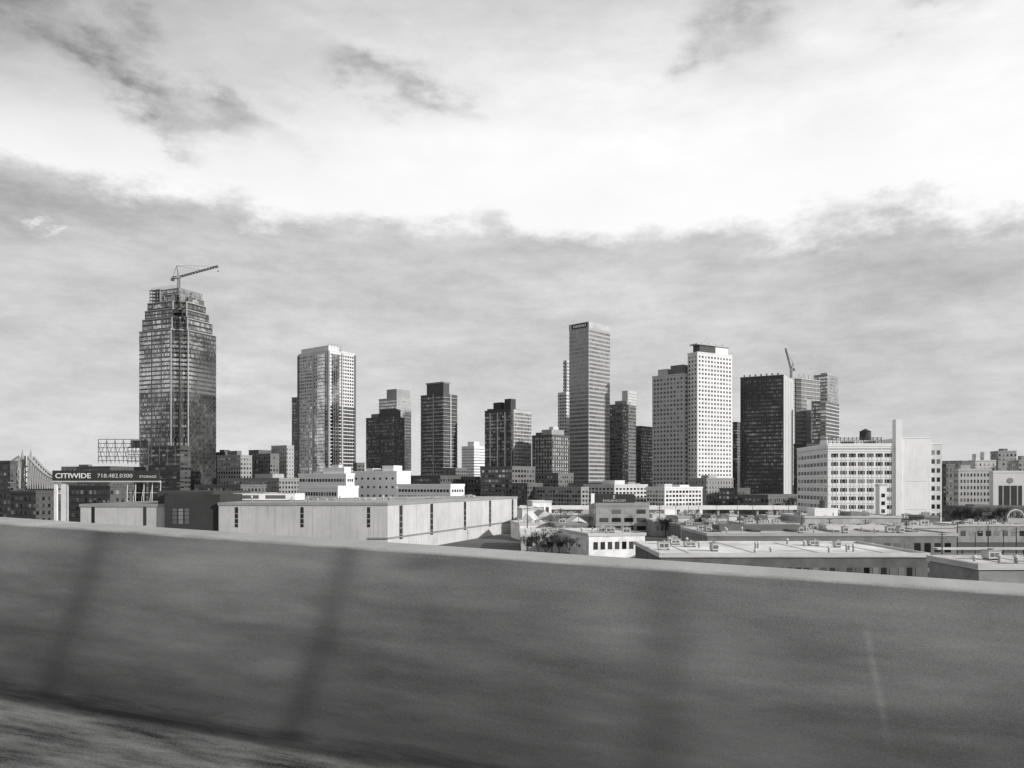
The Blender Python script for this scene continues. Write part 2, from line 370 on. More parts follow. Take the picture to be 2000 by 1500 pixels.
for i in range(12):
    yy=9+i*(b_-15)/11; MB().bar((7.7,yy,cz0+11.4),(7.7,yy,cz0+14+random.random()*2.5),.18).build('railing_post',cm,t1)
for i in range(3):
    MB().bar((7.7,9,cz0+12.6+i*.9),(7.7,b_-6,cz0+12.6+i*.9),.1).build('railing',cm,t1)
sp=MB().box(5.6,5.95,9.5,26,Z(582,D),Z(569,D)).build('sign_panel',conc(.12),t1)
text('lettering','kafi',5.2,sp,(5.5,24,Z(582,D)+.3),LF,plain(.55),12.5,.0)
sp=MB().box(16,a-8.2,6.4,6.8,Z(582,D),Z(570,D)).build('sign_panel',conc(.12),t1)
text('lettering','gh',5.0,sp,(21,6.3,Z(583,D)+.3),RF,plain(.55),7,.0)
# crane on it
def luffer(label,px,ybase,ytop,tip,back,D,apex):
    t=thing('tower_crane',label,'crane',(X(px,D),D,Z(ybase,D)))
    def L(p): return Vector((X(p[0],D)-X(px,D),0,Z(p[1],D)-Z(ybase,D)))
    def lattice(p,q,wd,name,n):
        o=MB(); d=(q-p); ln=d.length; d.normalize(); u=Vector((0,1,0)); v=d.cross(u).normalized()
        cs=[u*wd+v*wd,u*wd-v*wd,-u*wd-v*wd,-u*wd+v*wd]
        for c in cs: o.bar(p+c,q+c,.22)
        for i in range(n):
            for k in range(4):
                o.bar(p+d*(ln*i/n)+cs[k],p+d*(ln*(i+1)/n)+cs[(k+1)%4],.13)
        return o.build(name,STEEL,t)
    top=L((px,ytop)); lattice(Vector((0,0,0)),top,.9,'mast',6)
    jb=lattice(top,L(tip),.6,'jib',14); cj=lattice(top,L(back),.9,'counter_jib',3)
    bk=L(back); MB().box(bk.x-1.2,bk.x+1.2,-1.2,1.2,bk.z-2.5,bk.z).build('counterweight',plain(.1),cj)
    ap=L(apex); o=MB(); o.bar(top+Vector((0,1,0)),ap,.25); o.bar(top+Vector((0,-1,0)),ap,.25); o.bar(bk,ap,.2); o.build('apex_frame',STEEL,t)
    MB().bar(ap,L(tip),.1).bar(ap,L(((tip[0]*.6+px*.4),(tip[1]*.6+ytop*.4))),.1).build('stay_cable',STEEL,t)
    MB().box(top.x-1.1,top.x+1.1,-2.6,-.9,top.z-1.6,top.z+1).build('cab',plain(.3),t)
    hk=L(tip); MB().bar(hk,hk-Vector((0,0,4)),.1).box(hk.x-.4,hk.x+.4,-.4,.4,hk.z-5,hk.z-4).build('hook',STEEL,jb)
luffer('crane with long near level jib on top of tallest left tower',349,568,541,(426,520),(337,543),715,(345,519))

# white striped tower
wt=conc(.60,.14,.05,.6)
t2,a,b_,H=bld('apartment_tower','white tower with dense rows of dark windows second from left','tower',642,583,693,684,800,52,wt,None)
wb2=pane(3.0,.66,.56,.08,.5,1.8,.10,.8,.6,.03)
floors(t2,rect(a,b_),Z(790,800),H-2,3.5,.52,wb2,.12)
lg=pane(2.2,.84,.30,.12,.6,1.6,.08,.9,.75,.03)
floors(t2,[(a*.0,0),(a,0),(a,b_*.62),(a*.0,b_*.62)],10,Z(790,800)-.3,3.6,.74,lg,.16)  # lower floors darker: a neighbouring tower's reflection put into the glazing colour
floors(t2,[(0.3,b_*.62),(a*.9,b_*.62),(a*.9,b_),(0.3,b_)],10,Z(790,800)-.3,3.6,.52,wb2,.44,'side_window_band')
# projecting bays of bright glass beside the corner
bb2=pane(2.0,.9,.5,.5,.95,1.,.06,.9,.4,.03)
floors(t2,[(-1.1,b_*.10),(.5,b_*.10),(.5,b_*.34),(-1.1,b_*.34)],30,H-3,3.55,.8,bb2,.0,'bay_window_band')
floors(t2,[(a*.12,-1.1),(a*.38,-1.1),(a*.38,.5),(a*.12,.5)],30,H-3,3.55,.8,lg,.0,'bay_window_band')
MB().box(2,a*.45,3,b_-2,H-.3,Z(673,800)).build('rooftop_box',wt,t2); MB().box(a*.55,a-2,3,b_-4,H-.3,Z(679,800)).build('rooftop_box',conc(.4),t2)
for k in range(5): MB().bar((2+k*4,3,Z(679,800)),(2+k*4,3,Z(670,800)),.2).build('roof_mast',STEEL,t2)
for (qx,qy,v) in ((0,0,.3),(a,0,.14),(0,b_,.16),(a*.5,0,.4),(0,b_*.5,.5)):
    MB().box(qx-.9,qx+.9,qy-.9,qy+.9,14,H-1).build('corner_pier',conc(v),t2)
bld('apartment_tower','narrow dark slab pressed against left side of white striped tower','tower',582,570,590,777,840,62,conc(.2),pane(1.8,.8,.2,.05,.4),3.4,.5)
bld('apartment_tower','small dark block at right foot of the white striped tower','tower',697,690,712,905,780,52,conc(.13),G_drk,3.4,.5)
# pair of towers
bld('apartment_tower','dark brick tower with flat top standing before pale glass tower','tower',768,715,790,815,850,58,conc(.12,.3),pane(3.,.5,.12,.03,.5,2.),3.6,.5,pent=((.15,.9,.1,.55,797,conc(.1)),(.1,.5,.6,.85,806,conc(.2))))
bld('apartment_tower','pale glass tower rising behind the dark brick tower','tower',775,740,803,778,960,55,conc(.38),pane(1.6,.7,.42,.3,.9,1.3,.15,.7,.3),3.8,.55,pent=((.05,.97,.05,.6,759,conc(.3)),))
# ribbed dark tower
t,a,b_,H=bld('apartment_tower','slim dark tower with balcony lines and raised frame on roof','tower',866,822,893,770,820,52,conc(.09),pane(2.,.85,.12,.05,.4,2.),3.8,.6)
floors(t,rect(a,b_),18,H-1,3.8,.14,conc(.4),.5,'balcony_slab')
MB().box(.5,a*.45,.5,b_*.75,H-.3,Z(748,820)).build('rooftop_box',conc(.09),t); MB().box(0,a*.5,0,b_*.78,Z(748,820),Z(745,820)).build('roof_slab',conc(.25),t)
MB().box(a*.5-.8,a*.5+.8,-.8,.3,10,H+1).build('corner_pier',conc(.4),t); MB().box(-.8,.3,b_*.4,b_*.4+1.4,10,H+1).build('corner_pier',conc(.3),t)
# small white ribbed
t,a,b_,H=bld('apartment_building','small distant white block with ribbed balconies between dark towers','building',926,902,947,872,1150,50,conc(.7,.1),pane(3.,.8,.6,.05,.3),4.2,.45,pent=((.2,.7,.2,.7,862,conc(.65)),))
floors(t,rect(a,b_),18,H-1,4.2,.2,conc(.75,.1),.7,'balcony_slab')
# dark-left, pale-right tower
t,a,b_,H=bld('apartment_tower','dark tower with two roof stubs and a pale glass right side','tower',998,947,1037,800,800,50,conc(.08),pane(3.,.75,.14,.04,.45,2.2),3.7,.55,pent=((.05,.3,.05,.28,778,conc(.06)),(.1,.35,.45,.75,783,conc(.06)),(.05,.3,.8,.95,795,conc(.1))))
MB().box(a*.12,a+.3,-.35,.3,14,H+.5).build('side_wall',conc(.42),t)
floors(t,[(a*.14,-.36),(a+.1,-.36),(a+.1,1),(a*.14,1)],18,H-2,3.7,.66,pane(2.4,.78,.4,.2,.95,1.5,.15,.8,.5),.1,'glazing_strip')
for f in (.22,.5,.78): MB().box(-.5,.2,b_*f-.7,b_*f+.7,14,H-2).build('pale_pier',conc(.5),t)
# dark with penthouse
bld('apartment_tower','dark lower tower with bay windows left of the slender tall tower','tower',1078,1039,1112,850,780,48,conc(.1),pane(3.6,.6,.35,.04,.5,2.),3.7,.6,pent=((.1,.8,.1,.6,838,conc(.3)),(.3,.6,.2,.4,832,conc(.5)),(.1,.4,.6,.9,843,conc(.12))))
t,a,b_,H=bld('apartment_tower','thin white balcony tower half hidden behind slender tall tower','tower',1106,1090,1125,767,930,55,conc(.62,.1),pane(3.2,.6,.6,.03,.3,2.),3.8,.55,pent=((.1,.9,.05,.45,703,conc(.55)),))
floors(t,[(a*.08,b_*.03),(a*.92,b_*.03),(a*.92,b_*.47),(a*.08,b_*.47)],H+1,Z(705,930),3.8,.5,pane(3.2,.6,.5,.03,.3,2.),.1)
# slender tall tower
t,a,b_,H=bld('office_tower','slender tall tower with fine horizontal lines and flat roof','tower',1150,1112,1191,640,850,46,conc(.38,.1),pane(1.6,.96,.3,.16,.28,1.,.3,.5,.2),4.4,.58,cap=.3)
MB().prism(offset(rect(a,b_),.35),H+.2,Z(628,850)).build('roof_screen',conc(.42),t)
sp=MB().box(-.7,-.2,b_*.06,b_*.86,H+.8,H+6).build('sign_panel',BLACK,t)
for k in range(9): MB().box(-.9,-.6,b_*(.13+k*.075),b_*(.13+k*.075)+1.1,H+2,H+4.6).build('sign_letter',WHITE,sp)
MB().box(-.25,.25,-.25,.25,10,H).build('corner_pier',conc(.5),t)
# group right of it
bld('apartment_tower','dark striped tower directly right of the slender tall tower','tower',1216,1191,1242,790,900,50,conc(.18),pane(2.4,.85,.2,.05,.5,2.),4.,.5,pent=((.1,.7,.1,.7,782,conc(.3)),))
bld('apartment_tower','plain pale tower top showing above dark striped tower','tower',1226,1215,1243,764,1080,50,conc(.5),pane(3,.5,.46,.3,.5),3.8,.4)
bld('apartment_tower','short dark tower between striped tower and pale dotted tower','tower',1252,1242,1278,833,960,50,conc(.12),G_drk,3.8,.5)
# pale dotted towers
wA=conc(.44,.12,.06,.8); wB=conc(.64,.12,.06,.8)
D=830; t,a,b_,H=bld('hotel_tower','grey shoulder tower with dotted windows left of white dotted tower','tower',1336,1274,1352,730,D,48,wA,None)
punch(t,'L',0,1,b_-1,16,H-2,9,26,.5,.46,winm(.03,.3),.1); punch(t,'R',0,.6,a-.6,16,H-2,2,26,.5,.46,winm(.03,.3),.1)
MB().box(2,a-1,2,b_*.45,H-.3,Z(711,D)).build('rooftop_box',conc(.15),t); MB().box(2,a-1,b_*.55,b_*.85,H-.3,Z(716,D)).build('rooftop_box',conc(.4),t)
D=822; t,a,b_,H=bld('hotel_tower','tall white tower dotted with small windows and dark roof box','tower',1362,1343,1430,688,D,30,wB,None)
punch(t,'R',0,1,a-1,16,H-2,11,32,.48,.46,winm(.03,.35),.1); punch(t,'L',0,.6,b_-.6,16,H-2,3,32,.46,.44,winm(.03,.3),.1)
MB().box(a*.1,a*.55,2,b_*.8,H-.3,Z(672,D)).build('rooftop_box',conc(.08),t); MB().box(a*.55+.1,a*.92,2,b_*.8,H-.3,Z(672,D)).build('rooftop_box',wB,t)
MB().box(0,a*.95,0.5,b_*.8,Z(672,D)+.01,Z(670,D)).build('roof_slab',conc(.4),t)
for k in range(4): MB().bar((a*(.2+k*.2),4,Z(670,D)),(a*(.2+k*.2),4,Z(665,D)),.25).build('roof_mast',STEEL,t)
bld('apartment_tower','thin dark slab in gap between white dotted and dark slab tower','tower',1440,1431,1450,825,1040,60,conc(.1),G_drk,3.8,.5)
# dark slab tower
D=880; t,a,b_,H=bld('hotel_tower','dark slab tower with fine vertical lines and pale end wall','tower',1530,1446,1548,733,D,60,conc(.07,.25),None)
n=18
for k in range(n): 
    yy=.8+(b_-1.6)*k/(n-1); MB().box(-.25,.2,yy-.18,yy+.18,10,H-1).build('facade_fin',conc(.15),t)
floors(t,[(0,.4),(a*.5,.4),(a*.5,b_-.4),(0,b_-.4)],12,H-3,4.2,.55,pane((b_-1.6)/17,.8,.08,.05,.24,2.5,.15,.8,.6),.1)
MB().box(.25,a+.2,-.4,.3,8,H+.9).build('end_wall',conc(.46,.1),t)
for k in range(3): MB().box(a*(.2+k*.28),a*(.2+k*.28)+.9,-.5,0,12,H-3).build('end_wall_groove',conc(.2),t)
for k in range(7): MB().box(-.5,.2,b_*(.1+k*.13),b_*(.1+k*.13)+2.,H+.2,H+3.).build('parapet_block',conc(.35),t)
luffer('small crane with steep jib above the dark slab tower',1545,738,722,(1534,680),(1550,720),905,(1549,708))
# tower under construction
D=940; Cx,a,b_=foot(1560,1547,1606,D,35); t=thing('unfinished_tower','unfinished tower with bare floor slabs beside the dark slab tower','tower',(Cx,D,0),R(35)); H=Z(735,D)
def cham(a,b,c): return [(c,0),(a-c,0),(a,c),(a,b-c),(a-c,b),(c,b),(0,b-c),(0,c)]
MB().prism(cham(a,b_,5),0,H-3).build('core',conc(.2),t); floors(t,cham(a,b_,5),10,H,4.8,.18,conc(.46,.1),.6,'floor_slab')
floors(t,cham(a,b_,5),10,H*.84,4.8,.74,pane(2.6,.8,.25,.15,.8,1.4,.12,.85,.5),.2,'glazing')
for i in range(5): MB().bar((a*(i+.5)/5,3,H-.3),(a*(i+.5)/5,3,H+3+random.random()*2),.25).build('rebar_post',STEEL,t)
for i in range(6): MB().box(5+i*(a-10.8)/5,5.6+i*(a-10.8)/5,-.3,.4,H*.84,H).build('column',conc(.4),t)
MB().box(a*.3,a*.5,-.7,.2,12,H-26).build('hoist_mast',conc(.36),t)
bld('apartment_tower','grey panel tower behind the unfinished bare slab tower','tower',1616,1590,1637,732,1000,50,conc(.28),pane(2.8,.75,.3,.2,.8,1.4,.12,.85,.4),4.2,.55,pent=((.1,.5,.1,.6,727,conc(.4)),))
D=900; Cx,a,b_=foot(1610,1583,1641,D,50); t=thing('apartment_tower','shorter dark glassy tower with chamfered corners and balcony lines','tower',(Cx,D,0),R(50)); H=Z(784,D)
MB().prism(cham(a,b_,4),0,H).build('wall',conc(.1),t); MB().prism(offset(cham(a,b_,4),.25),H-.5,H+1).build('parapet',conc(.2),t)
floors(t,cham(a,b_,4),10,H-1,4.2,.6,pane(2.4,.85,.14,.08,.6,1.6,.1,.88,.4),.12)
floors(t,[(4,-.3),(a-4,-.3),(a-4,2),(4,2)],14,H-1,4.2,.22,conc(.5,.1),.4,'balcony_slab')

# ================================================================== LOWER CITY BLOCKS
def low(label,c,l,r,yt,D,th,v,fh=3.8,frac=.5,pit=3.2,duty=.55,lo=.03,hi=.45,pent=(),name='city_block',cat='building',z0=3,cap=.7):
    return bld(name,label,cat,c,l,r,yt,D,th,conc(v,.2),pane(pit,duty,v,lo,hi,2.),fh,frac,z0,pent,cap)
low('grey mid rise immediately right of the tallest left tower',470,424,492,890,680,60,.28,pent=((.1,.5,.2,.6,880,conc(.15)),))
low('dark mid rise with small roof hut near the grey mid rise',440,418,462,884,760,60,.14,pent=((.2,.7,.3,.7,878,conc(.1)),))
low('dark narrow mid rise left of the plain pale block',505,486,530,880,720,58,.12)
low('dark brick block with ledge between narrow mid rise and pale block',528,500,545,887,700,58,.16)
low('plain pale grey block left of the white striped tower',560,530,574,871,730,58,.36,duty=.3)
low('low grey commercial block in front of plain pale block',545,430,600,935,620,60,.25,pent=((.2,.6,.2,.5,925,conc(.35)),))
low('low dark block between tall left tower and warehouse roof',470,380,520,948,560,60,.14)
low('glassy dark annex at the foot of the tallest left tower',352,290,372,872,640,66,.08,hi=.35,pit=4.,duty=.9)
low('dark low block under ribbed dark tower',860,800,900,930,640,55,.1)
low('dark block left of small white ribbed block',890,865,912,915,800,55,.16)
low('dark low block below small white ribbed block',930,893,960,932,660,52,.13)
low('brown grey loft building under the two stub dark tower',1000,938,1045,912,620,50,.15,pit=3.6,duty=.7,hi=.6)
low('low block with dark glass left of long loft row',1030,985,1060,945,610,50,.12)
low('dark infill block behind long loft row',1090,1040,1120,925,700,50,.15)
low('low grey block beneath the slender tall tower',1180,1110,1250,945,660,40,.2)
low('grey wall block in front of the white dotted tower',1380,1345,1432,935,610,35,.25,duty=.35,pent=((.2,.5,.2,.6,928,conc(.35)),))
low('low dark block below the thin dark slab',1440,1405,1465,955,590,50,.1)
low('dark brick block below the dark slab tower',1500,1440,1560,968,570,45,.13)
low('dark block beneath unfinished tower beside big white building',1575,1550,1640,868,640,40,.06,hi=.2)
low('distant flat grey block far left of all towers',180,120,200,912,900,70,.2,pent=((.2,.6,.2,.5,907,conc(.15)),))
low('wide dark block behind the black storage billboard',215,150,292,912,640,70,.1,pit=3.4,duty=.5,hi=.7)
low('dark brick building at far left edge',20,-60,34,902,420,68,.09,pit=3.,duty=.5,hi=.5)
low('lower dark building next to far left brick building',70,20,102,962,380,68,.08,pit=3.,duty=.5,hi=.6)
low('dark windowed block under the billboard left of warehouse',215,130,262,950,420,66,.09,pit=3.4,duty=.5,hi=.9)
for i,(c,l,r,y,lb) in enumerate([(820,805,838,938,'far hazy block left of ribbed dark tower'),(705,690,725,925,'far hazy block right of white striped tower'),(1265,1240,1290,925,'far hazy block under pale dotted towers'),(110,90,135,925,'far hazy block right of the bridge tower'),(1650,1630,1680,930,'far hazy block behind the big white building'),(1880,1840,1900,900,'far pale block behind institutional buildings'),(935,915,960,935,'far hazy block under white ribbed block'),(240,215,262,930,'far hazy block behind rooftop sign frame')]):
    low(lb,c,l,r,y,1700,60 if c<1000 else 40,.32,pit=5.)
# white stepped complex
wc=conc(.8,.1,.1,.7)
def white(label,c,l,r,yt,D,th,rows,nl,nr_,zlow=2,wall=None,pent=(),wf=.7,hf=.42,name='factory_building',mat=None):
    t,a,b_,H=bld(name,label,'building',c,l,r,yt,D,th,wall or wc,None,pent=pent)
    mt=mat or winm(.02,.25)
    if nr_: punch(t,'R',0,.8,a-.8,zlow,H-1.2,nr_,rows,wf,hf,mt,.08)
    if nl: punch(t,'L',0,.8,b_-.8,zlow,H-1.2,nl,rows,wf,hf,mt,.08)
    return t,a,b_,H
white('white factory wing with window rows at left of white complex',676,583,692,927,455,62,6,16,3,pent=((.1,.9,.05,.5,913,wc),(.1,.6,.55,.7,920,conc(.5)),(.3,.7,.2,.35,907,conc(.6))))
white('white windowless middle of the white factory complex',775,688,802,922,470,62,5,7,0,pent=((.1,.7,.1,.35,909,wc),(.2,.8,.6,.75,914,conc(.6)),(.1,.5,.45,.55,916,conc(.3))),wf=.3,hf=.25)
white('low white wing with window rows ending white factory complex',880,776,907,948,440,60,5,16,5)
white('white low shed before the white factory complex',660,584,700,952,400,62,4,14,0)
# mid-centre
white('long grey loft row with many windows',1135,1043,1150,953,580,42,4,17,2,zlow=5,wall=conc(.28,.3),wf=.66,hf=.55,mat=winm(.02,.5))
white('pale loft building behind the billboard block',1200,1140,1265,948,590,30,5,8,9,zlow=5,wall=conc(.52,.2),wf=.6,hf=.5,pent=((.2,.5,.2,.6,938,conc(.6)),(.6,.8,.2,.6,942,conc(.3))))
white('white framed loft with big windows right of billboard block',1298,1262,1372,953,562,22,4,6,11,zlow=6,wall=conc(.72,.15),wf=.66,hf=.56,mat=winm(.02,.5),pent=((.1,.3,.2,.6,945,conc(.5)),(.5,.75,.2,.7,947,conc(.7))))
t,a,b_,H=white('grey square block with two window rows under a roof billboard',1164,1150,1268,986,345,4,3,3,4,zlow=1.,wall=conc(.3,.3),wf=.72,hf=.5,mat=winm(.02,.7))
MB().box(-.2,a+.2,-.3,.2,H*.33-.3,H*.33).build('ledge',conc(.5),t)
bb=thing('roof_billboard','black billboard with pale lettering on grey square block roof','billboard',(X(1156,348),349,H+.01),R(4))
sp=MB().box(1.5,19,-.2,.2,.8,4.6).build('sign_board',BLACK,bb); text('lettering','EAGLEEVS.COM',.9,sp,(5,-.22,1.3),RF,plain(.55),10,.0); text('emblem','E',1.4,sp,(9.5,-.22,2.7),RF,plain(.55),None,.02)
for k in range(5): MB().bar((2+k*4.,.3,0),(2+k*4.,.3,4.4),.12).bar((2+k*4.,2.2,0),(2+k*4.,.3,3.6),.1).build('support_frame',STEEL,bb)
MB().box(-.3,1.2,-.25,.25,.3,4.9).build('white_end_panel',WHITE,bb)

# ================================================================== WAREHOUSE
D=250; t=thing('warehouse','long pale panel warehouse with thin dark window slots','warehouse',(X(757,D),D,0))
zt=Z(985,D); far=Vector((X(1010,370)-X(757,D),120)); sd=far.normalized(); sn=Vector((sd.y,-sd.x))
wp=conc(.46,.22,.10,.8,.25)
xl=X(427,D)-X(757,D); xd0=X(292,D)-X(757,D); xdd=X(318,D)-X(757,D); xll=X(147,D)-X(757,D)
wpoly=[(xl,0),(0,0),(far.x,far.y),(far.x-40,far.y+14),(xl,60)]
MB().prism(wpoly,0,zt).build('wall',wp,t)
MB().prism(offset(wpoly,.25),zt-.35,zt+.55).build('coping',conc(.26),t)
MB().prism(offset(wpoly,-.6),zt+.56,zt+.6).build('roof',conc(.4,.4,.1),t)
MB().box(xll,xdd+1,3,50,0,Z(988,253)).build('wall',wp,t); MB().box(xll-.25,xdd+1,2.7,50,Z(988,253)-.3,Z(988,253)+.6).build('coping',conc(.26),t)
MB().box(xdd,xl-.05,1.2,40,0,Z(966,252)).build('dark_bay',conc(.045,.3),t)
MB().box(xd0,xdd-.05,6,40,zt-1,Z(959,257)).build('dark_bay',conc(.06,.3),t); MB().box(xdd+.0,xl-3,3,40,Z(966,252)-.1,Z(960,252)).build('dark_bay',conc(.055,.3),t)
MB().prism([(0.1,-.35),(far.x*.999+.4,far.y-.4),(far.x,far.y),(-6,.3),(-6,-.35)],Z(1050,D)-.5,Z(1050,D)).build('ledge',conc(.2),t)
sm=winm(.015,.06,.3,.2)
for px in (462,590,720):
    xx=X(px,D)-X(757,D); o=MB().box(xx-.5,xx+.5,-.06,.3,zt-7.2,zt-.9).build('slot_window',sm,t)
    for zz in (-6.2,-4.6,-3.): MB().box(xx-.51,xx+.51,-.1,.1,zt+zz,zt+zz+.18).build('transom',conc(.35),o)
for px in (182,283):
    xx=X(px,253)-X(757,D); MB().box(xx-.5,xx+.5,2.92,3.3,zt-6.8,zt-.9).build('slot_window',sm,t)
for k in range(3):
    xx=X(338+12*k,D)-X(757,D); o=MB().box(xx-.7,xx+.7,1.1,1.4,zt-6.2,zt-1.4).build('bay_window',winm(.15,.5),t)
    for zz in (-5,-3.6,-2.4): MB().box(xx-.7,xx+.7,1.05,1.2,zt+zz,zt+zz+.15).build('transom',BLACK,o)
def side(px):
    u=(px-1000)/F; c0=Vector((X(757,D),D)); return (u*c0.y-c0.x)/(sd.x-u*sd.y)
def sidebox(s0,s1,z0,z1,o0,o1,name,mat,par):
    ps=[sd*s0+sn*o1,sd*s1+sn*o1,sd*s1-sn*o0,sd*s0-sn*o0]; return MB().prism([(p.x,p.y) for p in ps],z0,z1).build(name,mat,par)
for px in (783,843,908,957,1001):
    s=side(px); o=sidebox(s-1.1,s+1.1,zt-11.5,zt-.6,.3,.08,'slot_window',sm,t)
    for zz in (-10,-8,-6,-4): sidebox(s-1.1,s+1.1,zt+zz,zt+zz+.2,.1,.14,'transom',conc(.3),o)
for px in (813,875,932,980): s=side(px); sidebox(s-.06,s+.06,zt-10.5,zt-.6,.1,.02,'panel_joint',conc(.24),t)
for k in range(1,9):
    xx=xl*k/9.; MB().box(xx-.05,xx+.05,-.02,.1,2,zt-.5).build('panel_joint',conc(.3),t)
def unit(label,x,y,z0,w_,dp,h,v,group=None,name='roof_unit'):
    o=thing(name,label,'roof unit',(x,y,z0),0,group)
    cs=MB().box(0,w_,0,dp,.25,h).build('casing',conc(v,.2),o); MB().box(-.1,w_+.1,-.1,dp+.1,h,h+.15).build('lid',conc(v*.7,.1),o)
    MB().box(.15,.4,.1,dp-.1,0,.25).build('skid',STEEL,o); MB().box(w_-.4,w_-.15,.1,dp-.1,0,.25).build('skid',STEEL,o)
    for k in range(2): MB().box(w_*(.15+k*.4),w_*(.45+k*.4),-.05,.1,.25+h*.2,h*.8).build('louvre',conc(.12),cs)
    MB().bar((w_*.5,dp*.5,h+.1),(w_*.5,dp*.5,h+.4),min(w_,dp)*.28,None,10).build('fan_cowl',conc(.3),o)
    return o
def hvac(label,px,yt,yb,wpx,D,v,dp=5.): unit(label,X(px,D),D,zt+.605,wpx/F*D,dp,Z(yt,D)-zt-1.,v)
hvac('long white rooftop penthouse on left part of warehouse roof',447,962,985,130,272,.75,12)
hvac('small grey roof unit left of the white rooftop penthouse',402,960,985,30,292,.3)
hvac('low grey roof unit right of white rooftop penthouse',600,972,985,50,285,.4)
hvac('small pale roof unit midway along warehouse roof',700,974,985,30,300,.6)
hvac('tiny roof unit near far corner of warehouse roof',905,966,985,22,330,.5)
hvac('grey roof unit above the warehouse front corner',770,975,985,26,300,.3)
hvac('white roof unit right of warehouse front corner',830,971,985,34,312,.7)
def vent(x,y,z0,h,label,group):
    o=thing('roof_vent',label,'roof vent',(x,y,z0),0,group)
    MB().bar((0,0,0),(0,0,h),.22,.22,8).build('pipe',conc(.3),o); MB().bar((0,0,h),(0,0,h+.35),.42,.2,8).build('cap',conc(.5),o)
rv=random.Random(5)
for k in range(22): vent(X(757,D)+rv.uniform(xl+3,-3),rv.uniform(254,285),zt+.605,rv.uniform(.7,1.6),'small capped vent pipe on the warehouse roof','vent pipes on the warehouse roof')

# ================================================================== LEFT: BRIDGE, BILLBOARDS
D=1500; k_=D/F; br=thing('steel_bridge','far grey steel truss bridge tower with twin spires at left','bridge',(X(52,D),D,0))
sm2=conc(.30,.15,.02,.7)
def bz(y): return Z(y,D)
for s in (-1,1):
    xx=s*11*k_
    o=MB(); 
    for q in (-3,3): o.bar((xx+q,0,0),(xx*.75+q*.5,0,bz(893)),2.0)
    for i in range(9):
        za,zb=bz(893)*i/9,bz(893)*(i+1)/9; o.bar((xx-3,0,za),(xx+3,0,zb),.8).bar((xx+3,0,za),(xx-3,0,zb),.8)
    lg_=o.build('tower_leg',sm2,br)
    MB().bar((xx*.75,0,bz(893)),(xx*.75,0,bz(878)),2.4,.4,6).build('spire',sm2,lg_)
    L=-1 if s<0 else 1; ex_=110*L if L<0 else 62
    for yo in (-9,9):
        o=MB(); pts=[]
        for i in range(13):
            f=i/12.; pts.append((xx*.75+(ex_*k_*.9)*f,yo,bz(891)+(bz(936)-bz(891))*(1-(1-f)**1.6)))
        for i in range(12): o.bar(pts[i],pts[i+1],2.3)
        for i in range(13): o.bar(pts[i],(pts[i][0],yo,bz(955)),1.1)
        for i in range(12): o.bar(pts[i],(pts[i+1][0],yo,bz(955)),1.1).bar(pts[i+1],(pts[i][0],yo,bz(955)),.7)
        o.bar((pts[0][0],yo,bz(930)),(pts[12][0],yo,bz(943)),.8)
        o.build('truss_arm',sm2,br)
o=MB()
for i in range(5): z0=bz(950-i*11); o.bar((-9*k_,0,z0),(9*k_,0,z0-9),1.).bar((9*k_,0,z0),(-9*k_,0,z0-9),1.)
o.build('cross_brace',sm2,br); MB().box(-160*k_,120*k_,-6,6,bz(958),bz(953)).build('deck',conc(.12),br)
# storage billboard
D=300; bb=thing('billboard','wide black storage billboard with white lettering on posts','billboard',(X(103,D),D,0),R(-2)); L_=212/F*D
z0,z1=Z(939,D),Z(919,D)
sp=MB().box(0,L_,-.3,.3,z0,z1).build('sign_board',plain(.03,.6),bb); MB().box(-.2,L_+.2,-.5,.5,z0-.5,z0-.05).build('catwalk',conc(.5),bb)
text('lettering','CITIWIDE',1.9,sp,(1.2,-.36,z0+.95),RF,WHITE,13.6,.010); text('lettering','718.482.0300',1.5,sp,(17.3,-.36,z0+1.15),RF,plain(.6),13.4,-.004); text('lettering','STORAGE',.9,sp,(33.4,-.36,z0+1.1),RF,plain(.6),6.4,.0)
for px,wd,v in ((104,1.1,.75),(118,1.9,.7),(128,.5,.4)): 
    xx=X(px,D)-X(103,D); MB().box(xx,xx+wd,.4,1.4,0,z0-.5).build('post',conc(v),bb)
o=MB(); x0=X(250,D)-X(103,D); x1=X(316,D)-X(103,D)
for i in range(5):
    xx=x0+(x1-x0)*i/4; o.bar((xx-1.2,2,4),(xx,.6,z0),.14)
for i in range(4):
    zz=5+(z0-5)*i/4; o.bar((x0-1,1.6,zz),(x1,1.6,zz),.1); o.bar((x0+(x1-x0)*i/4,1.5,4),(x0+(x1-x0)*(i+1)/4,.8,z0),.09)
o.build('lattice_support',conc(.6),bb)
# rooftop sign frame
D=520; fr=thing('rooftop_sign_frame','bare rooftop steel sign frame left of tallest left tower','sign frame',(X(192,D),D,Z(912,640)),R(0)); zt2=Z(858,D)-Z(912,640); Lx=98/F*D
for i in range(7): xx=Lx*i/6; MB().bar((xx,0,0),(xx,0,zt2),.24).bar((xx,6,0),(xx,0,zt2*.8),.2).build('upright',STEEL,fr)
for i in range(6): zz=zt2*(i+.6)/5.6; MB().bar((0,0,zz),(Lx,0,zz),.2).build('rail',STEEL,fr)
o=MB()
for i in range(6): o.bar((Lx*i/6,0,zt2*.15),(Lx*(i+1)/6,0,zt2*.95),.14).bar((Lx*(i+1)/6,0,zt2*.15),(Lx*i/6,0,zt2*.95),.14)
o.build('brace',STEEL,fr)
fr2=thing('rooftop_sign_frame','dark rooftop sign rack with small black panel before tall tower','sign frame',(X(250,560),560,Z(912,640)),0); Lx=92/F*560; zt3=Z(872,560)-Z(912,640)
for i in range(7): xx=Lx*i/6; MB().bar((xx,0,0),(xx,0,zt3),.22).build('upright',STEEL,fr2)
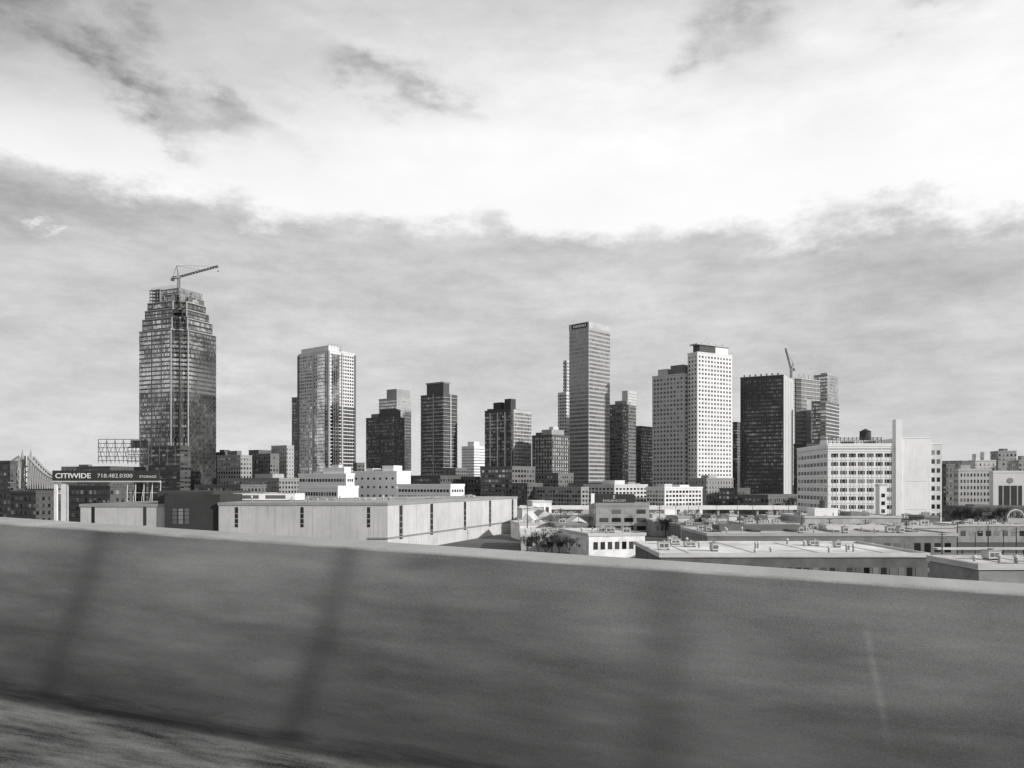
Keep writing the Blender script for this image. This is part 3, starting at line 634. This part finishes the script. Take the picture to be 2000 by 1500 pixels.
for i in range(5): zz=zt3*(i+.8)/5; MB().bar((0,0,zz),(Lx,0,zz),.2).build('rail',STEEL,fr2)
MB().box(2,14,-.4,0,zt3-.5,zt3+4.4).build('sign_board',BLACK,fr2)

# ================================================================== BIG WHITE BUILDING (right)
D=420; bw_=conc(.80,.10,.1,.7,.14)
t,a,b_,H=bld('industrial_building','big white industrial building with window grid and tall chimney','building',1617,1557,1748,870,D,-4,bw_,None,cap=1.0)
wm=winm(.02,.28,.2,.4)
for side_,n,Ln in (('R',7,a),('L',9,b_)):
    punch(t,side_,0,1.2,Ln-1.2,3,H-3,n,8,.78,.44,wm,.04)
for k in range(7):      # window mullions of the front
    xx=1.2+(a-2.4)*(k+.5)/7
    for q in (-.9,.9): MB().box(xx+q-.12,xx+q+.12,-.1,.1,5,H-5).build('mullion',conc(.55),t)
for r in range(9):
    z=3+(H-6)*r/8; MB().prism(offset(rect(a,b_),.16),z-.25,z+.1).build('string_course',conc(.7,.08),t)
MB().prism(offset(rect(a,b_),.35),H-1.9,H-1.3).build('cornice',conc(.55,.1),t)
zc=Z(820,D)
ca=X(1760,D)-X(1748,D); MB().box(a+.05,a+ca,-1.,3.5,0,zc).build('chimney',bw_,t)
x1=a+ca+.05; x2=a+(1835-1748)/F*D*1.03; xw=a+(1813-1748)/F*D*1.03
MB().box(x1,xw,-.6,30,0,Z(857,D)).build('stair_block',bw_,t); MB().box(x1-.15,xw+.15,-.8,30,Z(857,D),Z(857,D)+.7).build('parapet',bw_,t)
MB().box(xw+.01,x2,1.0,26,0,Z(868,D)).build('side_wing',conc(.62,.1),t); MB().box(xw+.16,x2+.2,.8,26,Z(868,D),Z(868,D)+.6).build('parapet',bw_,t)
punch(t,'R',1.0,xw+.4,x2-.4,3,Z(868,D)-2,2,8,.62,.5,wm,.05,'wing_window')
for z in (H*.2,H*.55): MB().box(x1+2,xw-2,-.68,0,z,z+.25).build('string_course',conc(.6),t)
o=MB()
for i in range(14): xx=1.5+i*(a*.8)/13; o.bar((xx,4,H+.9),(xx,4,H+4.6),.16)
for zz in (1.9,3.,4.1): o.bar((1.5,4,H+zz),(1.5+a*.8,4,H+zz),.14)
for i in range(13): xx=1.5+i*(a*.8)/13; o.bar((xx,4,H+1),(xx+a*.06,4,H+4.1),.1)
o.build('roof_rack',STEEL,t)
MB().box(2,9,8,20,H-.2,H+3.4).build('rooftop_box',bw_,t); MB().box(11,17,10,20,H-.2,H+2.6).build('rooftop_box',conc(.2),t); MB().box(a*.72,a*.9,8,18,H-.2,H+2.8).build('rooftop_box',conc(.5),t)
def tank(label,px,D,zb,hleg,rt,ht,v):
    t=thing('water_tank',label,'water tank',(X(px,D),D,zb))
    for i in range(4):
        an=R(45+90*i); MB().bar((rt*.8*math.cos(an),rt*.8*math.sin(an),0),(rt*.75*math.cos(an),rt*.75*math.sin(an),hleg),.16).build('leg',STEEL,t)
    tk=MB().bar((0,0,hleg),(0,0,hleg+ht),rt,rt*.94,16).build('tank',conc(v,.3),t)
    MB().bar((0,0,hleg+ht),(0,0,hleg+ht+rt*.55),rt*1.08,.1,16).build('cone_roof',conc(v*.8),t)
    for i in range(3): MB().bar((0,0,hleg+ht*(.2+.3*i)-.06),(0,0,hleg+ht*(.2+.3*i)+.06),rt*1.02,rt*1.02,16).build('hoop',STEEL,tk)
tank('dark round water tank on the roof of big white building',1690,432,H+.2,3.4,3.0,4.4,.06)

# ================================================================== RIGHT EDGE
low('dark tall block right behind the big white building',1848,1830,1864,908,520,20,.12,pit=3.)
t,a,b_,H=white('pale institutional block with small windows beyond the bare trees',1872,1862,1936,918,500,-8,7,3,9,wall=conc(.5,.15),wf=.4,hf=.5,pent=((.1,.4,.2,.6,908,conc(.4)),))
low('white back block with roof plant above pale institutional block',1905,1880,1945,900,640,-8,.6,duty=.3,pent=((.1,.3,.1,.4,886,conc(.7)),(.5,.8,.1,.4,882,conc(.7))))
low('grey back block right of white back block',1950,1925,1985,882,700,-8,.35,pent=((.3,.6,.1,.4,876,conc(.2)),))
low('far right grey block with ragged roofline',1990,1968,2060,900,620,-10,.36,pent=((.1,.3,.1,.4,890,conc(.3)),(.5,.7,.1,.4,893,conc(.5))))
t,a,b_,H=bld('civic_building','pale portal building with tall dark opening at right edge','building',1940,1932,2040,922,470,-6,conc(.62,.12),None)
po=MB().box(3,16,-.08,1,3,H-8).build('portal_opening',conc(.05),t); 
for k in range(3): MB().box(5+k*4,5.7+k*4,-.2,.2,3,H-8).build('portal_column',conc(.35),po)
MB().bar((9.5,-.3,H-5),(9.5,.2,H-5),1.6,1.6,16).build('round_emblem',conc(.25),t); punch(t,'R',0,18,a-1,3,H-3,3,6,.5,.5,winm(.02,.3),.08)
low('low dark hall at foot of institutional buildings',1900,1845,2050,992,440,-6,.14,pent=((.1,.3,.2,.5,986,conc(.2)),))
ar=MB(); n=20; Ra=16/F*380
for i in range(n):
    a0,a1=math.pi*i/n,math.pi*(i+1)/n
    ar.bar((Ra*math.cos(a0),0,Ra*math.sin(a0)),(Ra*math.cos(a1),0,Ra*math.sin(a1)),.28,.28,6)
o=thing('arch','pale thin half round arch near right edge among bare trees','arch',(X(1984,370),370,Z(1012,370))); ar.build('arch_ring',conc(.7),o)
for i in range(1,8): xx=-Ra+2*Ra*i/8; MB().bar((xx,0,0),(xx,0,math.sqrt(Ra*Ra-xx*xx)),.08).build('spoke',conc(.5),o)
MB().box(-Ra,Ra,-.3,.3,-Z(1012,370),-.02).build('base_wall',conc(.4),o)

# ================================================================== NEAR RIGHT LOW ROOFS
rs=random.Random(21)
def shed(label,px0,px1,D0,D1,z,v,vr,rot=0,bays=0,name='low_building',units=0,uname='',sky_=0,vents=0,seams=0,group=None):
    x0,x1=X(px0,D0),X(px1,D0); t=thing(name,label,'building',(x0,D0,0),R(rot),group); L=x1-x0; W_=D1-D0
    MB().box(0,L,0,W_,0,z).build('wall',conc(v,.4,.3),t)
    rf=MB().box(-.3,L+.3,-.3,W_+.3,z+.01,z+.45).build('roof',conc(vr,.6,.08),t)
    for q in ((-.32,L+.32,-.35,.15),(-.32,L+.32,W_-.1,W_+.35),(-.36,.15,.16,W_-.11),(L-.15,L+.36,.16,W_-.11)):
        MB().box(*q,z+.2,z+.85).build('parapet',conc(vr*.8,.3),rf)
    if bays: punch(t,'R',0,1,L-1,z*.25,z-.8,bays,1,.62,.55,winm(.02,.5),.05)
    for k in range(seams):
        xs=L*(k+.5)/seams; MB().box(xs-.12,xs+.12,.3,W_-.3,z+.45,z+.54).build('roof_seam',conc(vr*.7),rf)
    for k in range(sky_):
        xs=L*(k+.5)/sky_; MB().box(xs-1.2,xs+1.2,W_*.35,W_*.65,z+.45,z+.95).build('skylight',winm(.1,.4),rf)
    c,s=math.cos(R(rot)),math.sin(R(rot))
    for k in range(units+vents):
        lx=rs.uniform(1.5,max(3,L-5)); ly=rs.uniform(1.5,max(3,W_-4)); p=(x0+lx*c-ly*s,D0+lx*s+ly*c)
        if k<units: unit('small boxy roof unit on %s'%uname,p[0],p[1],z+.455,rs.uniform(1.2,3.2),rs.uniform(1.2,2.6),rs.uniform(.8,1.8),.5,'roof units on %s'%uname)
        else: vent(p[0],p[1],z+.455,rs.uniform(.6,1.3),'small capped vent pipe on %s'%uname,'vent pipes on %s'%uname)
    return t,L,W_
t,L,W_=shed('long low brick building with white flat roof just beyond parapet',1290,1812,152,183,8,.13,.70,0,30,units=7,uname='the white flat roof beyond the parapet',vents=12,seams=4)
t,L,W_=shed('long grey building with pale roof behind white flat roof',1382,1868,222,256,7.4,.2,.5,0,24,units=16,uname='the long pale roof behind the white one',sky_=6,vents=18)
MB().box(8,34,18,27,7.8,9.4).build('rooftop_box',conc(.14),t); MB().box(42,60,22,29,7.8,9.3).build('rooftop_box',conc(.55),t)
t,L,W_=shed('low pale building in front of the big white building',1572,1760,302,330,9,.4,.6,0,10,units=12,uname='the roof before the big white building',vents=12)
MB().box(6,15,6,14,9.4,12.6).build('rooftop_box',conc(.78),t); MB().box(20,27,6,18,9.4,11).build('rooftop_box',conc(.2),t)
tank('grey water tank on legs in front of big white building',1608,310,9.45,3.2,1.5,2.6,.15)
ch=thing('stair_tower','slim white stair tower before big white building','stair tower',(X(1718,345),345,0),0); w_=14/F*345
MB().box(0,w_,0,4,0,Z(948,345)).build('shaft',conc(.78,.1),ch); MB().box(-.2,w_+.2,-.2,4.2,Z(948,345),Z(948,345)+.5).build('cap',conc(.5),ch)
for k in range(4): MB().box(.8,w_-.8,-.08,.1,6+k*3.4,7.6+k*3.4).build('window',winm(.02,.2),ch)
shed('white low building with square windows left of white flat roof',1150,1268,235,262,6.5,.75,.62,14,7,units=5,uname='the white low building with square windows',vents=6)
shed('flat pale roofed shed beside far end of warehouse',1018,1150,255,290,5,.4,.7,0,6,units=5,uname='the flat shed beside the warehouse',vents=7,seams=6)
shed('small white shed between warehouse and billboard block',1015,1085,310,330,6,.7,.66,10,4,units=3,uname='the small white shed',vents=3)
shed('grey flat shed left of the billboard block',1085,1152,360,385,7,.4,.6,5,5,units=3,uname='the grey flat shed',vents=3)
shed('pale low roof far down the rail yard',1868,2010,300,318,6,.3,.6,0,8,units=6,uname='the pale roof down the rail yard',vents=6)
shed('pale flat roof corner at right edge beyond parapet',1912,2150,118,132,9.3,.25,.62,0,0,units=2,uname='the roof corner at the right edge',vents=4,seams=4)
shed('narrow white shed near the end of warehouse',1020,1060,400,425,9,.78,.7,8,3)
shed('tall white shed stepping up behind narrow white shed',1040,1078,432,450,12,.76,.7,8,3)
shed('little grey workshop at the left end of the car park',1276,1320,335,350,6,.35,.6,4,4,units=2,uname='the little grey workshop',vents=2)
shed('dark low garage between car park and long grey building',1330,1440,285,305,6.5,.16,.3,0,7,units=6,uname='the dark low garage',sky_=4,vents=6)
shed('pale garage right of the dark low garage',1455,1560,290,310,6.8,.5,.55,0,6,units=6,uname='the pale garage',vents=6)
shed('narrow long pale loading shed near rail yard',1760,1868,270,284,7,.5,.66,0,7,units=4,uname='the loading shed near rail yard',vents=5)
shed('grey lean shed between pale sheds near warehouse corner',1085,1148,296,312,6.4,.22,.3,6,5,units=2,uname='the grey lean shed',vents=3)
for k,(p0,p1,d0,d1,z,v,vr,lb) in enumerate(((1325,1352,322,334,8.2,.6,.5,'small white flat shed left of the car park front'),(1358,1378,338,350,7.,.15,.25,'small dark flat shed left of the car park front'),(1385,1418,326,336,6.8,.4,.6,'small grey flat shed before the car park centre'),(1424,1440,342,352,8.,.7,.6,'narrow white flat shed before the car park centre'),(1462,1492,334,344,6.6,.22,.4,'small dark flat shed right of car park centre'),(1500,1524,322,332,8.4,.55,.6,'small pale flat shed near right end of car park'),(1530,1552,340,350,7.4,.12,.2,'small black flat shed near right end of car park'),(1275,1300,362,374,7.5,.7,.7,'small white flat shed beside billboard block'),(1765,1800,345,356,7.,.3,.5,'small grey flat shed under the blank white wing'),(1806,1836,330,342,8.,.15,.3,'small dark flat shed under the blank white wing'))):
    shed(lb,p0,p1,d0,d1,z,v,vr,3,3,units=1,uname='the small yard sheds',vents=2)
# gabled sheds
def gable(label,px0,px1,D0,D1,z,rise,v,vr,rot):
    x0,x1=X(px0,D0),X(px1,D0); L=x1-x0; W_=D1-D0; t=thing('gabled_shed',label,'building',(x0,D0,0),R(rot))
    MB().box(0,L,0,W_,0,z).build('wall',conc(v,.3,.3),t)
    m_=MB(); m_.v=[(-.3,-.3,z+.01),(L+.3,-.3,z+.01),(L/2,-.3,z+rise),(-.3,W_+.3,z+.01),(L+.3,W_+.3,z+.01),(L/2,W_+.3,z+rise)]
    m_.f=[(0,1,2),(5,4,3),(0,2,5,3),(1,4,5,2),(0,3,4,1)]; m_.build('roof',conc(vr,.35,.2),t)
    MB().box(L*.35,L*.65,-.06,.2,.02,z*.7).build('door',conc(.12),t)
    for q in (.12,.78): MB().box(L*q,L*q+L*.1,-.05,.2,z*.4,z*.75).build('window',winm(.02,.3),t)
gable('white gabled shed with dark door right of warehouse end',1016,1042,345,372,6,3.4,.75,.6,-6)
gable('pale gabled shed between lean shed and billboard block',1112,1146,338,352,5.5,2.6,.6,.7,4)
gable('grey gabled shed beside the white gabled shed',1050,1080,372,392,6.5,3.,.45,.5,8)
# viaduct
D=545; t=thing('rail_viaduct','long pale elevated rail viaduct crossing behind the car park','viaduct',(X(1015,D),D,0),R(-1.5)); L=580/F*D; zv=Z(991,D)
dkk=MB().box(0,L,-4,4,zv-1.2,zv).build('deck',conc(.5),t); MB().box(0,L,-4.3,-4.05,zv-1.3,zv+1.6).build('side_rail',conc(.8,.1),dkk)
for i in range(16): xx=3+i*(L-6)/15; MB().box(xx-.6,xx+.6,-3,3,0,zv-1.2).build('pier',conc(.45),t)
for i in range(20): xx=5+i*(L-10)/19; MB().bar((xx,-3.6,zv),(xx,-3.6,zv+5.),.12).build('line_post',STEEL,t)
# rail platforms and tracks in the yard
for i,(dd,lb) in enumerate(((170,'nearest long rail platform canopy at right'),(190,'second long rail platform canopy at right'),(212,'third long rail platform canopy at right'))):
    x0=X(1825,dd); t=thing('platform_canopy',lb,'canopy',(x0,dd,0)); L=42
    MB().box(0,L,-1.6,1.6,4.6,5.).build('roof',conc([.5,.35,.6][i]),t); MB().box(-1,L+1,-1.8,1.8,0.01,1.).build('platform',conc(.35),t)
    for k in range(8): MB().bar((2+k*(L-4)/7,0,1),(2+k*(L-4)/7,0,4.6),.16).build('post',STEEL,t)
for dd in (163,166,178,182,200,204,225,229,240,250):
    o=MB(); x0=X(1790,dd)
    for q in (-.72,.72): o.box(x0,x0+70,dd+q-.05,dd+q+.05,.05,.22)
    tag(o.build('rail_track',plain(.35,.35,.5)),'pair of steel rails crossing the rail yard at right','track','rail tracks in the yard')
def lamp(px,yt,D,label,zb=0,group=None):
    h=Z(yt,D)-zb; t=thing('street_lamp',label,'lamp',(X(px,D),D,zb),0,group)
    MB().bar((0,0,0),(0,0,h),.16,.1,6).build('pole',STEEL,t); am=MB().bar((0,0,h-.1),(1.4,0,h+.1),.07).bar((0,0,h-.1),(-1.4,0,h+.1),.07).build('arm',STEEL,t)
    for s in (-1,1): MB().box(s*1.4-.4,s*1.4+.4,-.18,.18,h,h+.2).build('lamp_head',conc(.4),am)
lamp(1362,1068,190,'double lamp post over left part of white flat roof'); lamp(1692,1062,195,'double lamp post over right part of white flat roof')
lamp(1130,1000,330,'lamp post beside the grey billboard block')
for px,dd in ((1320,400),(1365,470),(1400,410),(1440,485),(1470,420),(1510,475),(1540,405),(1345,520)): lamp(px,982 if dd>440 else 988,dd,'slim double lamp post standing between the car park rows',0,'lamp posts in the car park')
lamp(1905,1040,240,'left lamp post over the rail yard'); lamp(1960,1035,250,'right lamp post over the rail yard')
def upole(px,yt,D):
    h=Z(yt,D); t=thing('utility_pole','thin dark utility pole with crossarms among the low roofs','utility pole',(X(px,D),D,0),R(20),'utility poles among the low roofs')
    MB().bar((0,0,0),(0,0,h),.2,.13,6).build('pole',conc(.06),t)
    for q in (.6,1.6): ca_=MB().box(-1.3,1.3,-.08,.08,h-q,h-q+.16).build('crossarm',conc(.08),t)
    for q in (-1.1,-.4,.4,1.1): MB().bar((q,0,h-1.44),(q,0,h-1.2),.06).build('insulator',conc(.4),ca_)
for px,yt,D in ((1030,985,300),(1095,992,330),(1288,985,340),(1320,1010,280),(1400,1000,318),(1445,1002,270),(1530,995,336),(1566,1005,290),(1770,1010,266),(1835,1000,326),(1870,1020,230),(1930,1025,240),(1985,1030,230),(1840,1040,200),(1352,1004,312),(1480,1006,284),(1620,1012,270),(1690,1014,268)): upole(px,yt,D)

# ================================================================== CARS
def car_proto(v):
    m,N3,b=newmat('car_paint'); b.inputs['Roughness'].default_value=.3; b.inputs['Coat Weight'].default_value=.4
    nn=N3.noise(N3.n('ShaderNodeTexCoord').outputs['Object'],2.,2,.5); N3.put(b.inputs['Base Color'],N3.grey(N3.m('MULTIPLY',v,N3.m('ADD',.85,N3.m('MULTIPLY',nn,.3)))))
    body=MB(); pr=[(-2.2,.35),(2.2,.35),(2.25,.7),(2.1,.85),(1.0,.95),(-1.5,1.0),(-2.15,.95),(-2.25,.6)]
    n=len(pr)
    for y in (-.88,.88): body.v+=[(x,y,z) for x,z in pr]
    body.f.append(tuple(range(n))); body.f.append(tuple(n+i for i in reversed(range(n))))
    for i in range(n): j=(i+1)%n; body.f.append((i,n+i,n+j,j))
    cab=MB(); lo=[(-1.6,.98),(.95,.94)]; hi=[(-1.1,1.45),(.25,1.45)]
    cab.v=[(lo[0][0],-.82,lo[0][1]),(lo[1][0],-.82,lo[1][1]),(lo[1][0],.82,lo[1][1]),(lo[0][0],.82,lo[0][1]),(hi[0][0],-.66,1.42),(hi[1][0],-.66,1.42),(hi[1][0],.66,1.42),(hi[0][0],.66,1.42)]
    cab.f=[(0,1,5,4),(1,2,6,5),(2,3,7,6),(3,0,4,7),(4,5,6,7)]
    rf=MB().box(-1.08,.23,-.64,.64,1.425,1.47); wh=MB().bar((0,-.1,0),(0,.1,0),.33,.33,12)
    return (body.mesh('body',m),cab.mesh('cabin_glass',winm(.03,.06)),rf.mesh('roof',m),wh.mesh('wheel',BLACK))
CARS=[('white',car_proto(.8)),('silver',car_proto(.45)),('dark',car_proto(.04)),('grey',car_proto(.18))]
def put(t,nm,me,l):
    o=bpy.data.objects.new(nm,me); COL.objects.link(o); o.parent=t; o.location=l; return o
def car(x,y,rz,k,lot):
    cn,ms=CARS[k]; t=thing('parked_car','%s car parked in rows on %s'%(cn,lot),'car',(x,y,.01),rz,'%s cars on %s'%(cn,lot))
    for nm,me,locs in (('body',ms[0],[(0,0,0)]),('cabin_glass',ms[1],[(0,0,0)]),('roof',ms[2],[(0,0,0)]),('wheel',ms[3],[(1.4,-.8,.33),(1.4,.8,.33),(-1.4,-.8,.33),(-1.4,.8,.33)])):
        for l in locs: put(t,nm,me,l)
rc=random.Random(3)
for dd in (378,392,410,428,446,466,488,512):
    x=X(1285,dd)+rc.random()*3
    while x<X(1556,dd):
        if rc.random()<.74: car(x,dd+rc.uniform(-.4,.4),R(90 if rc.random()<.5 else -90)+rc.uniform(-.05,.05)+.2,rc.choice([0,0,0,1,1,2,3]),'the large car park')
        x+=2.9+(6 if rc.random()<.08 else 0)
for i in range(8): car(X(1040,300)+i*3.0,293.5+rc.uniform(-.3,.3),R(90),rc.choice([0,1,2,3]),'the yard by the sheds')
for dd in (345,362):
    for i in range(14): car(X(1850,dd)+i*3.1,dd+rc.uniform(-.3,.3),R(90)+rc.uniform(-.05,.05),rc.choice([0,1,1,2,3]),'the strip before the bare trees')
# box trucks
TB=MB().box(-3.6,1.5,-1.2,1.2,.9,3.5).mesh('cargo_box',conc(.78,.1)); TC=MB(); pr=[(1.6,.5),(3.4,.5),(3.45,1.4),(2.95,2.4),(1.6,2.5)]
for y in (-1.05,1.05): TC.v+=[(x,y,z) for x,z in pr]
TC.f=[(0,1,2,3,4),(9,8,7,6,5)]+[(i,5+i,5+(i+1)%5,(i+1)%5) for i in range(5)]
TCm=TC.mesh('cab',plain(.6,.3)); TGm=MB().quad((3.43,-.9,1.5),(3.43,.9,1.5),(3.0,.85,2.32),(3.0,-.85,2.32)).mesh('windscreen',winm(.03,.06)); TWm=MB().bar((0,-.15,0),(0,.15,0),.48,.48,12).mesh('wheel',BLACK); TSm=MB().box(-3.6,3.,-.5,.5,.55,.9).mesh('chassis',BLACK)
for px,y,rz in ((1310,360,80),(1345,362,85),(1395,358,10),(1450,360,8),(1478,363,95),(1105,322,60),(1515,360,20),(1548,362,0),(1590,360,0)):
    t=thing('box_truck','white box truck standing on open ground among the low sheds','truck',(X(px,y),y,.01),R(rz),'white box trucks among the sheds')
    put(t,'cargo_box',TB,(0,0,0)); cb=put(t,'cab',TCm,(0,0,0)); put(cb,'windscreen',TGm,(.02,0,0)); put(t,'chassis',TSm,(0,0,0))
    for l in ((2.5,-.95,.48),(2.5,.95,.48),(-2.2,-1.,.48),(-2.2,1.,.48)): put(t,'wheel',TWm,l)

# ================================================================== BARE TREES
def tree_meshes(seed,h):
    r=random.Random(seed); tr=MB(); cr=MB()
    tr.bar((0,0,0),(r.uniform(-.2,.2),0,h*.32),h*.028,h*.02,6)
    def br(p,d,ln,rad,dep):
        q=p+d*ln; (tr if dep==0 else cr).bar(p,q,rad,rad*.6,4 if dep<2 else 3)
        if dep>=4: return
        for k in range(4 if dep<3 else 2):
            nd=(d+Vector((r.uniform(-1,1),r.uniform(-1,1),r.uniform(-.25,.8)))*.75).normalized()
            br(p+d*ln*r.uniform(.5,1.),nd,ln*r.uniform(.55,.8),max(rad*.55,.035),dep+1)
    for k in range(5):
        a=k*1.256+r.uniform(-.4,.4); br(Vector((0,0,h*.3)),Vector((math.cos(a)*.6,math.sin(a)*.6,1)).normalized(),h*.26,h*.014,0)
    bk=conc(.05,.3); return tr.mesh('trunk',bk),cr.mesh('crown',conc(.06,.3))
TM=[tree_meshes(s,h) for s,h in ((1,10),(5,12),(9,8))]
def tree(px,D,k,label,group,sc=1.):
    t=thing('bare_tree',label,'tree',(X(px,D),D,0),random.random()*6,group); t.scale=(sc,sc,sc)
    for nm,me in zip(('trunk','crown'),TM[k]): put(t,nm,me,(0,0,0))
for i,px in enumerate((1868,1880,1893,1907,1921,1934,1948,1962,1995)): tree(px,386+rc.uniform(-8,12),i%3,'leafless tree in the row before the institutional buildings','bare trees by institutional buildings',1.05)
for i,px in enumerate((1392,1404,1417,1428,1440,1520,1540,1553)): tree(px,554+rc.uniform(-2,6),i%3,'leafless dark tree behind the car park','bare trees behind the car park',1.3)
for i,px in enumerate((1322,1381,1446,1496,1565,1758,1802)): tree(px,337+rc.uniform(-2,2),i%3,'leafless street tree among the sheds before the car park','bare street trees among the sheds',.85)
tree(1052,232,0,'leafless tree near the corner of the white warehouse',None,.95); tree(1078,246,2,'smaller leafless tree right of the warehouse corner tree',None,1.)
for i,(px,dd) in enumerate(((1030,240),(1066,238),(1092,243),(1112,236),(1136,244))): tree(px,dd,(i+1)%3,'low dark leafless shrub tree below the pale shed','dark shrub trees right of the warehouse',.62)
tree(1300,332,0,'leafless tree between billboard block and car park',None,.9)
finish()
